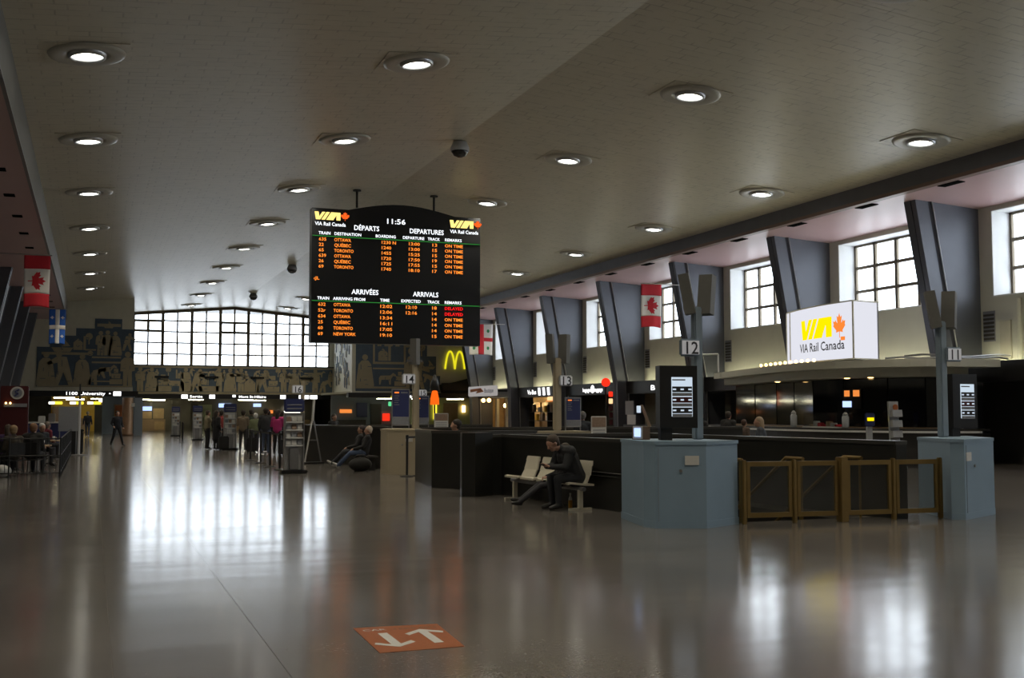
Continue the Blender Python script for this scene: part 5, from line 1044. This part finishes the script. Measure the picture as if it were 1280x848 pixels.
# silhouettes behind the low walls
at('dark silhouette standing behind the low wall left of post 14', 7.95, 38.6, 2.6, HOLD, (.012, .012, .014), (.015, .015, .018), H=1.58, bulk=1.1)
at('person with blue-black coat leaning behind the stairwell wall', 8.8, 26.6, -1.2, SIT(lean=.25, pelvis=(0, 0, .60)), (.018, .022, .035), (.015, .015, .02), H=1.95, hair=(.02, .015, .012), bulk=1.1)
at('hooded figure in dark coat beside the poster stand by post 13', 12.45, 27.4, .4, HOLD, (.022, .026, .036), (.02, .02, .025), H=1.66, hat=(.12, .12, .12))
at('dark-coated customer with light scarf left of the kiosk', 18.35, 31.2, .9, HOLD, (.02, .02, .022), (.02, .02, .022), H=1.62, hair=(.2, .15, .1))
at('broad dark-coated customer nearest post 12 at the kiosk', 18.6, 29.95, 1.0, STAND, (.016, .016, .018), (.02, .02, .022), H=1.66, bulk=1.2)
at('woman with long fair hair and grey jacket before the kiosk', 18.75, 28.3, -1.1, SIT(lean=.12, pelvis=(0, 0, .58)), (.07, .08, .10), (.03, .03, .04), H=1.98, hair=(.35, .26, .17), long_hair=True)
at('child in brown beside the fair-haired woman', 18.3, 28.6, 1.2, STAND, (.10, .07, .055), (.03, .03, .04), H=1.42, hair=(.06, .03, .02))
# walkers
at('man in dark suit walking toward the left passage', 1.15, 56.6, 2.8, STRIDE, (.014, .016, .024), (.012, .014, .02), H=1.70, hair=(.02, .015, .012))
at('far walker in dark jacket and jeans by the yellow shop', -.25, 76.0, .1, STEP, (.02, .022, .028), (.07, .08, .11), H=1.68, shoes=(.5, .5, .5), hair=(.2, .17, .15))
# the queue
Q = [('person in khaki coat pointing at the head of the queue', 4.75, 50.2, 1.3, REACH, (.20, .17, .11), (.02, .02, .022), dict(hair=(.05, .03, .02))), ('woman in long black coat behind the khaki coat', 5.05, 49.4, 1.0, STAND, (.014, .014, .016), (.02, .02, .022), dict(skirt=True, long_hair=True)),
     ('person in red top left of the middle brochure rack', 5.4, 50.6, .8, HOLD, (.3, .05, .05), (.03, .03, .035), {}), ('person in tan plaid coat right of the middle brochure rack', 5.95, 47.5, .4, HOLD, (.17, .13, .09), (.03, .03, .03), {}),
     ('person in white cap and green jacket in the queue', 6.2, 45.6, .2, STAND, (.15, .17, .09), (.05, .05, .06), dict(hat=(.5, .5, .48), bulk=1.15, H=1.6)), ('tall person in black coat and blue jeans in the queue', 6.32, 43.6, .3, STAND, (.03, .033, .038), (.06, .08, .13), dict(H=1.8, bulk=1.12)),
     ('person in magenta jacket in the queue', 6.62, 42.6, .5, HOLD, (.42, .03, .16), (.02, .02, .022), dict(H=1.74, long_hair=True)), ('person in grey coat at the back of the queue', 6.85, 46.6, -.4, STAND, (.08, .08, .085), (.03, .03, .03), {}),
     ('person in dark green coat deep in the queue', 6.45, 48.8, .0, STAND, (.04, .05, .035), (.03, .03, .03), dict(H=1.76)), ('person in navy coat at the right of the queue', 7.1, 44.6, .8, STAND, (.03, .035, .06), (.03, .03, .03), dict(H=1.68)), ('person in brown jacket behind the queue', 5.75, 52.5, .2, STAND, (.11, .07, .05), (.03, .03, .04), dict(H=1.74)),
     ('person in pale coat behind the white cap', 6.75, 50.8, -.2, STAND, (.3, .28, .25), (.04, .04, .04), dict(H=1.7))]
for l, x, y, f_, p_, t_, g_, kw in Q: at(l, x, y, f_, p_, t_, g_, **kw)
for x, y, l in ((5.25, 48.2, 'black suitcase beside the woman in the long coat'), (5.95, 44.9, 'black suitcase among the belt posts'), (6.7, 41.6, 'dark suitcase before the magenta jacket')):
    r = thing('suitcase', l, 'suitcase', (x, y, 0)); MB().bevbox(x - .2, x + .2, y - .13, y + .13, .06, .62, .04).build('shell', 'rubber', r); MB().tube([(x - .1, y + .1, .6), (x - .1, y + .1, .95), (x + .1, y + .1, .95), (x + .1, y + .1, .6)], .012, 6).build('handle', 'greymetal', r); [MB().cyl((x + s_ * .15, y - .03, .04), (x + s_ * .15, y + .03, .04), .04, .04, 10).build('wheel', 'black', r) for s_ in (-1, 1)]

# ------------------------------------------------------------------ left cafe enclosure
cf_ = thing('cafe_fence', 'black wire fence around the cafe tables at the left', 'fence', (-.72, 37, 0))
for y in [30.2 + 1.47 * k for k in range(11)]: MB().cyl((-.72, y, 0), (-.72, y, 1.0), .022, .022, 8).build('post', 'black', cf_)
for x in (-1.9, -3.1, -4.3, -5.5): MB().cyl((x, 30.2, 0), (x, 30.2, 1.0), .022, .022, 8).build('post', 'black', cf_)
for z in (.12, .55, .98): MB().tube([(-5.6, 30.2, z), (-.72, 30.2, z), (-.72, 44.9, z)], .016, 6).build('rail', 'black', cf_)
for k in range(100): y = 30.3 + k * .146; MB().cyl((-.72, y, .12), (-.72, y, .98), .007, .007, 4).build('bar', 'black', cf_)
for k in range(33): x = -5.5 + k * .146; MB().cyl((x, 30.2, .12), (x, 30.2, .98), .007, .007, 4).build('bar', 'black', cf_)
cp = [('seen from behind in purple at the cafe', -2.15, 33.2, .2, (.07, .04, .12), dict(long_hair=True, hair=(.07, .05, .035)), 'purple'), ('in black with reddish hair, nearest the fence corner', -1.45, 31.6, .3, (.012, .012, .012), dict(hair=(.2, .10, .05), bulk=1.25, H=1.78), 'black'), ('with sandy hair beside the one in black', -1.85, 31.2, -.4, (.05, .04, .03), dict(hair=(.28, .19, .1)), 'sandy'),
      ('with white hair facing the hall', -1.45, 36.6, 2.6, (.03, .035, .045), dict(hair=(.5, .5, .5)), 'white'), ('in dark red farther along the fence', -1.5, 41.6, .8, (.16, .02, .035), dict(hair=(.15, .12, .1)), 'darkred'), ('in brown at the left edge', -2.9, 35.2, .8, (.08, .06, .04), dict(hair=(.05, .03, .02)), 'brown')]
for l, x, y, f_, t_, kw, nm in cp:
    at('seated cafe guest ' + l, x, y, f_, SIT(lean=.12), t_, (.02, .02, .024), **kw)
    ch = thing('cafe_chair', 'dark cafe chair under the guest ' + l, 'chair', (x, y, 0), 'cafe chairs'); R_ = Matrix.Rotation(-f_, 3, 'Z')
    def q(dx, dy, z): v = R_ @ Vector((dx, dy, 0)); return (x + v.x, y + v.y, z)
    MB().obox(q(0, .06, .40), (.42, .42, .03), -f_).build('seat', 'black', ch); MB().obox(q(0, -.2, .70), (.40, .03, .3), -f_).build('backrest', 'black', ch)
    for sx in (-1, 1):
        for sy in (-1, 1): MB().cyl(q(sx * .18, .06 + sy * .18, .39), q(sx * .2, .06 + sy * .2, 0), .014, .014, 6).build('leg', 'black', ch)
        MB().cyl(q(sx * .18, -.14, .4), q(sx * .18, -.2, .72), .014, .014, 6).build('back_post', 'black', ch)
for k, (x, y, l) in enumerate(((-2.0, 34.3, 'round cafe table before the guest in purple'), (-1.35, 32.8, 'round cafe table nearest the fence corner'), (-1.25, 38.3, 'round cafe table behind the white-haired guest'), (-1.5, 42.6, 'round cafe table at the far end of the fence'))):
    r = thing('cafe_table', l, 'table', (x, y, 0), 'cafe tables'); MB().lathe([(.34, .71), (.35, .73), (.34, .75)], (x, y, 0), 20).build('top', 'woodl', r); MB().cyl((x, y, .03), (x, y, .71), .03, .03, 8).build('stem', 'greymetal', r); MB().lathe([(.22, 0), (.22, .02), (.04, .05)], (x, y, 0), 16).build('foot', 'black', r)
    for j, (dx, dy) in enumerate(((.12, .1), (-.1, .06))):
        cu_ = thing('paper_cup', 'white paper cup %s on the %s' % (('right', 'left')[j], l), 'cup', (x + dx, y + dy, .75), 'paper cups'); MB().lathe([(.03, 0), (.04, .1)], (x + dx, y + dy, .75), 12).build('wall', 'paper', cu_, True); MB().lathe([(.042, .1), (.04, .115)], (x + dx, y + dy, .75), 12).build('lid', 'white', cu_)
for k, (x, y) in enumerate(((-2.6, 30.9), (-3.3, 31.1), (-2.1, 30.7))):
    tag(MB().ball((x, y, .16), .2, 7, (1.2, .8, .8)).build('shopping_bag', ('paper', 'printgrey', 'paper')[k], None, True), 'pale bag on the floor inside the fence, %s from the left' % ('second', 'first', 'third')[k], 'bag', 'bags inside the fence')
mkk = thing('menu_totem', 'maroon menu totem with a round white emblem behind the cafe', 'sign', (-3.05, 51.6, 0)); MB().bevbox(-3.65, -2.55, 51.5, 51.9, 0, 2.75, .03).build('cabinet', 'maroon', mkk)
MB().cyl((-3.0, 51.49, 2.45), (-3.0, 51.47, 2.45), .27, .27, 24).build('emblem_disc', 'paper', mkk); MB().cyl((-3.0, 51.47, 2.45), (-3.0, 51.46, 2.45), .2, .2, 24).build('emblem_centre', 'printgrey', mkk); MB().tube([(-3.1, 51.45, 2.32), (-2.95, 51.45, 2.42), (-3.08, 51.45, 2.5), (-2.92, 51.45, 2.6)], .03, 6).build('emblem_swirl', 'navy', mkk)
MB().box(-3.5, -2.6, 51.47, 51.5, 1.85, 2.0).build('menu_strip', 'printgrey', mkk); [MB().ball((-3.42 + .17 * k, 51.44, 2.02), .04, 6).build('lamp', 'warm', mkk) for k in range(2)]
ck = thing('cafe_counter', 'navy and white cafe service counter beyond the guests', 'counter', (-2.4, 58, 0)); MB().bevbox(-5.6, -.6, 57.5, 58.3, 0, 1.1, .02).build('front', 'navy', ck); MB().bevbox(-5.7, -.5, 57.4, 58.4, 1.1, 1.16, .01).build('worktop', 'paper', ck)
for k in range(4): MB().bevbox(-2.4 + .45 * k, -2.1 + .45 * k, 57.6, 57.9, 1.16, 1.45 + .12 * (k % 2), .02).build('machine', ('paper', 'metal', 'printgrey', 'paper')[k], ck)
sp_ = thing('sign_pole', 'slim pale pole on a round foot at the far end of the cafe fence', 'post', (-.44, 44.76, 0)); MB().cyl((-.44, 45.1, .02), (-.44, 45.1, 2.1), .05, .05, 10).build('pole', 'signgrey', sp_); MB().lathe([(.3, 0), (.3, .02), (.06, .05)], (-.44, 45.1, 0), 18).build('foot', 'greymetal', sp_); MB().cyl((-.44, 45.1, 2.1), (-.44, 45.1, 2.7), .03, .03, 8).build('tip', 'black', sp_)
mb = thing('menu_board', 'grey menu board standing beside the slim pale pole', 'sign', (-.85, 46.0, 0)); MB().bevbox(-1.2, -.5, 46.0, 46.06, .9, 1.85, .01).build('panel', 'printgrey', mb); [MB().cyl((x, 46.03, 0), (x, 46.03, .92), .02, .02, 6).build('leg', 'greymetal', mb) for x in (-1.15, -.55)]
bn_ = thing('waste_bin', 'black waste bin behind the slim pale pole', 'bin', (-.55, 47.2, 0)); MB().bevbox(-.85, -.3, 47.2, 47.7, 0, .85, .03).build('body', 'black', bn_); MB().bevbox(-.87, -.28, 47.18, 47.72, .85, .95, .03).build('lid', 'rubber', bn_)
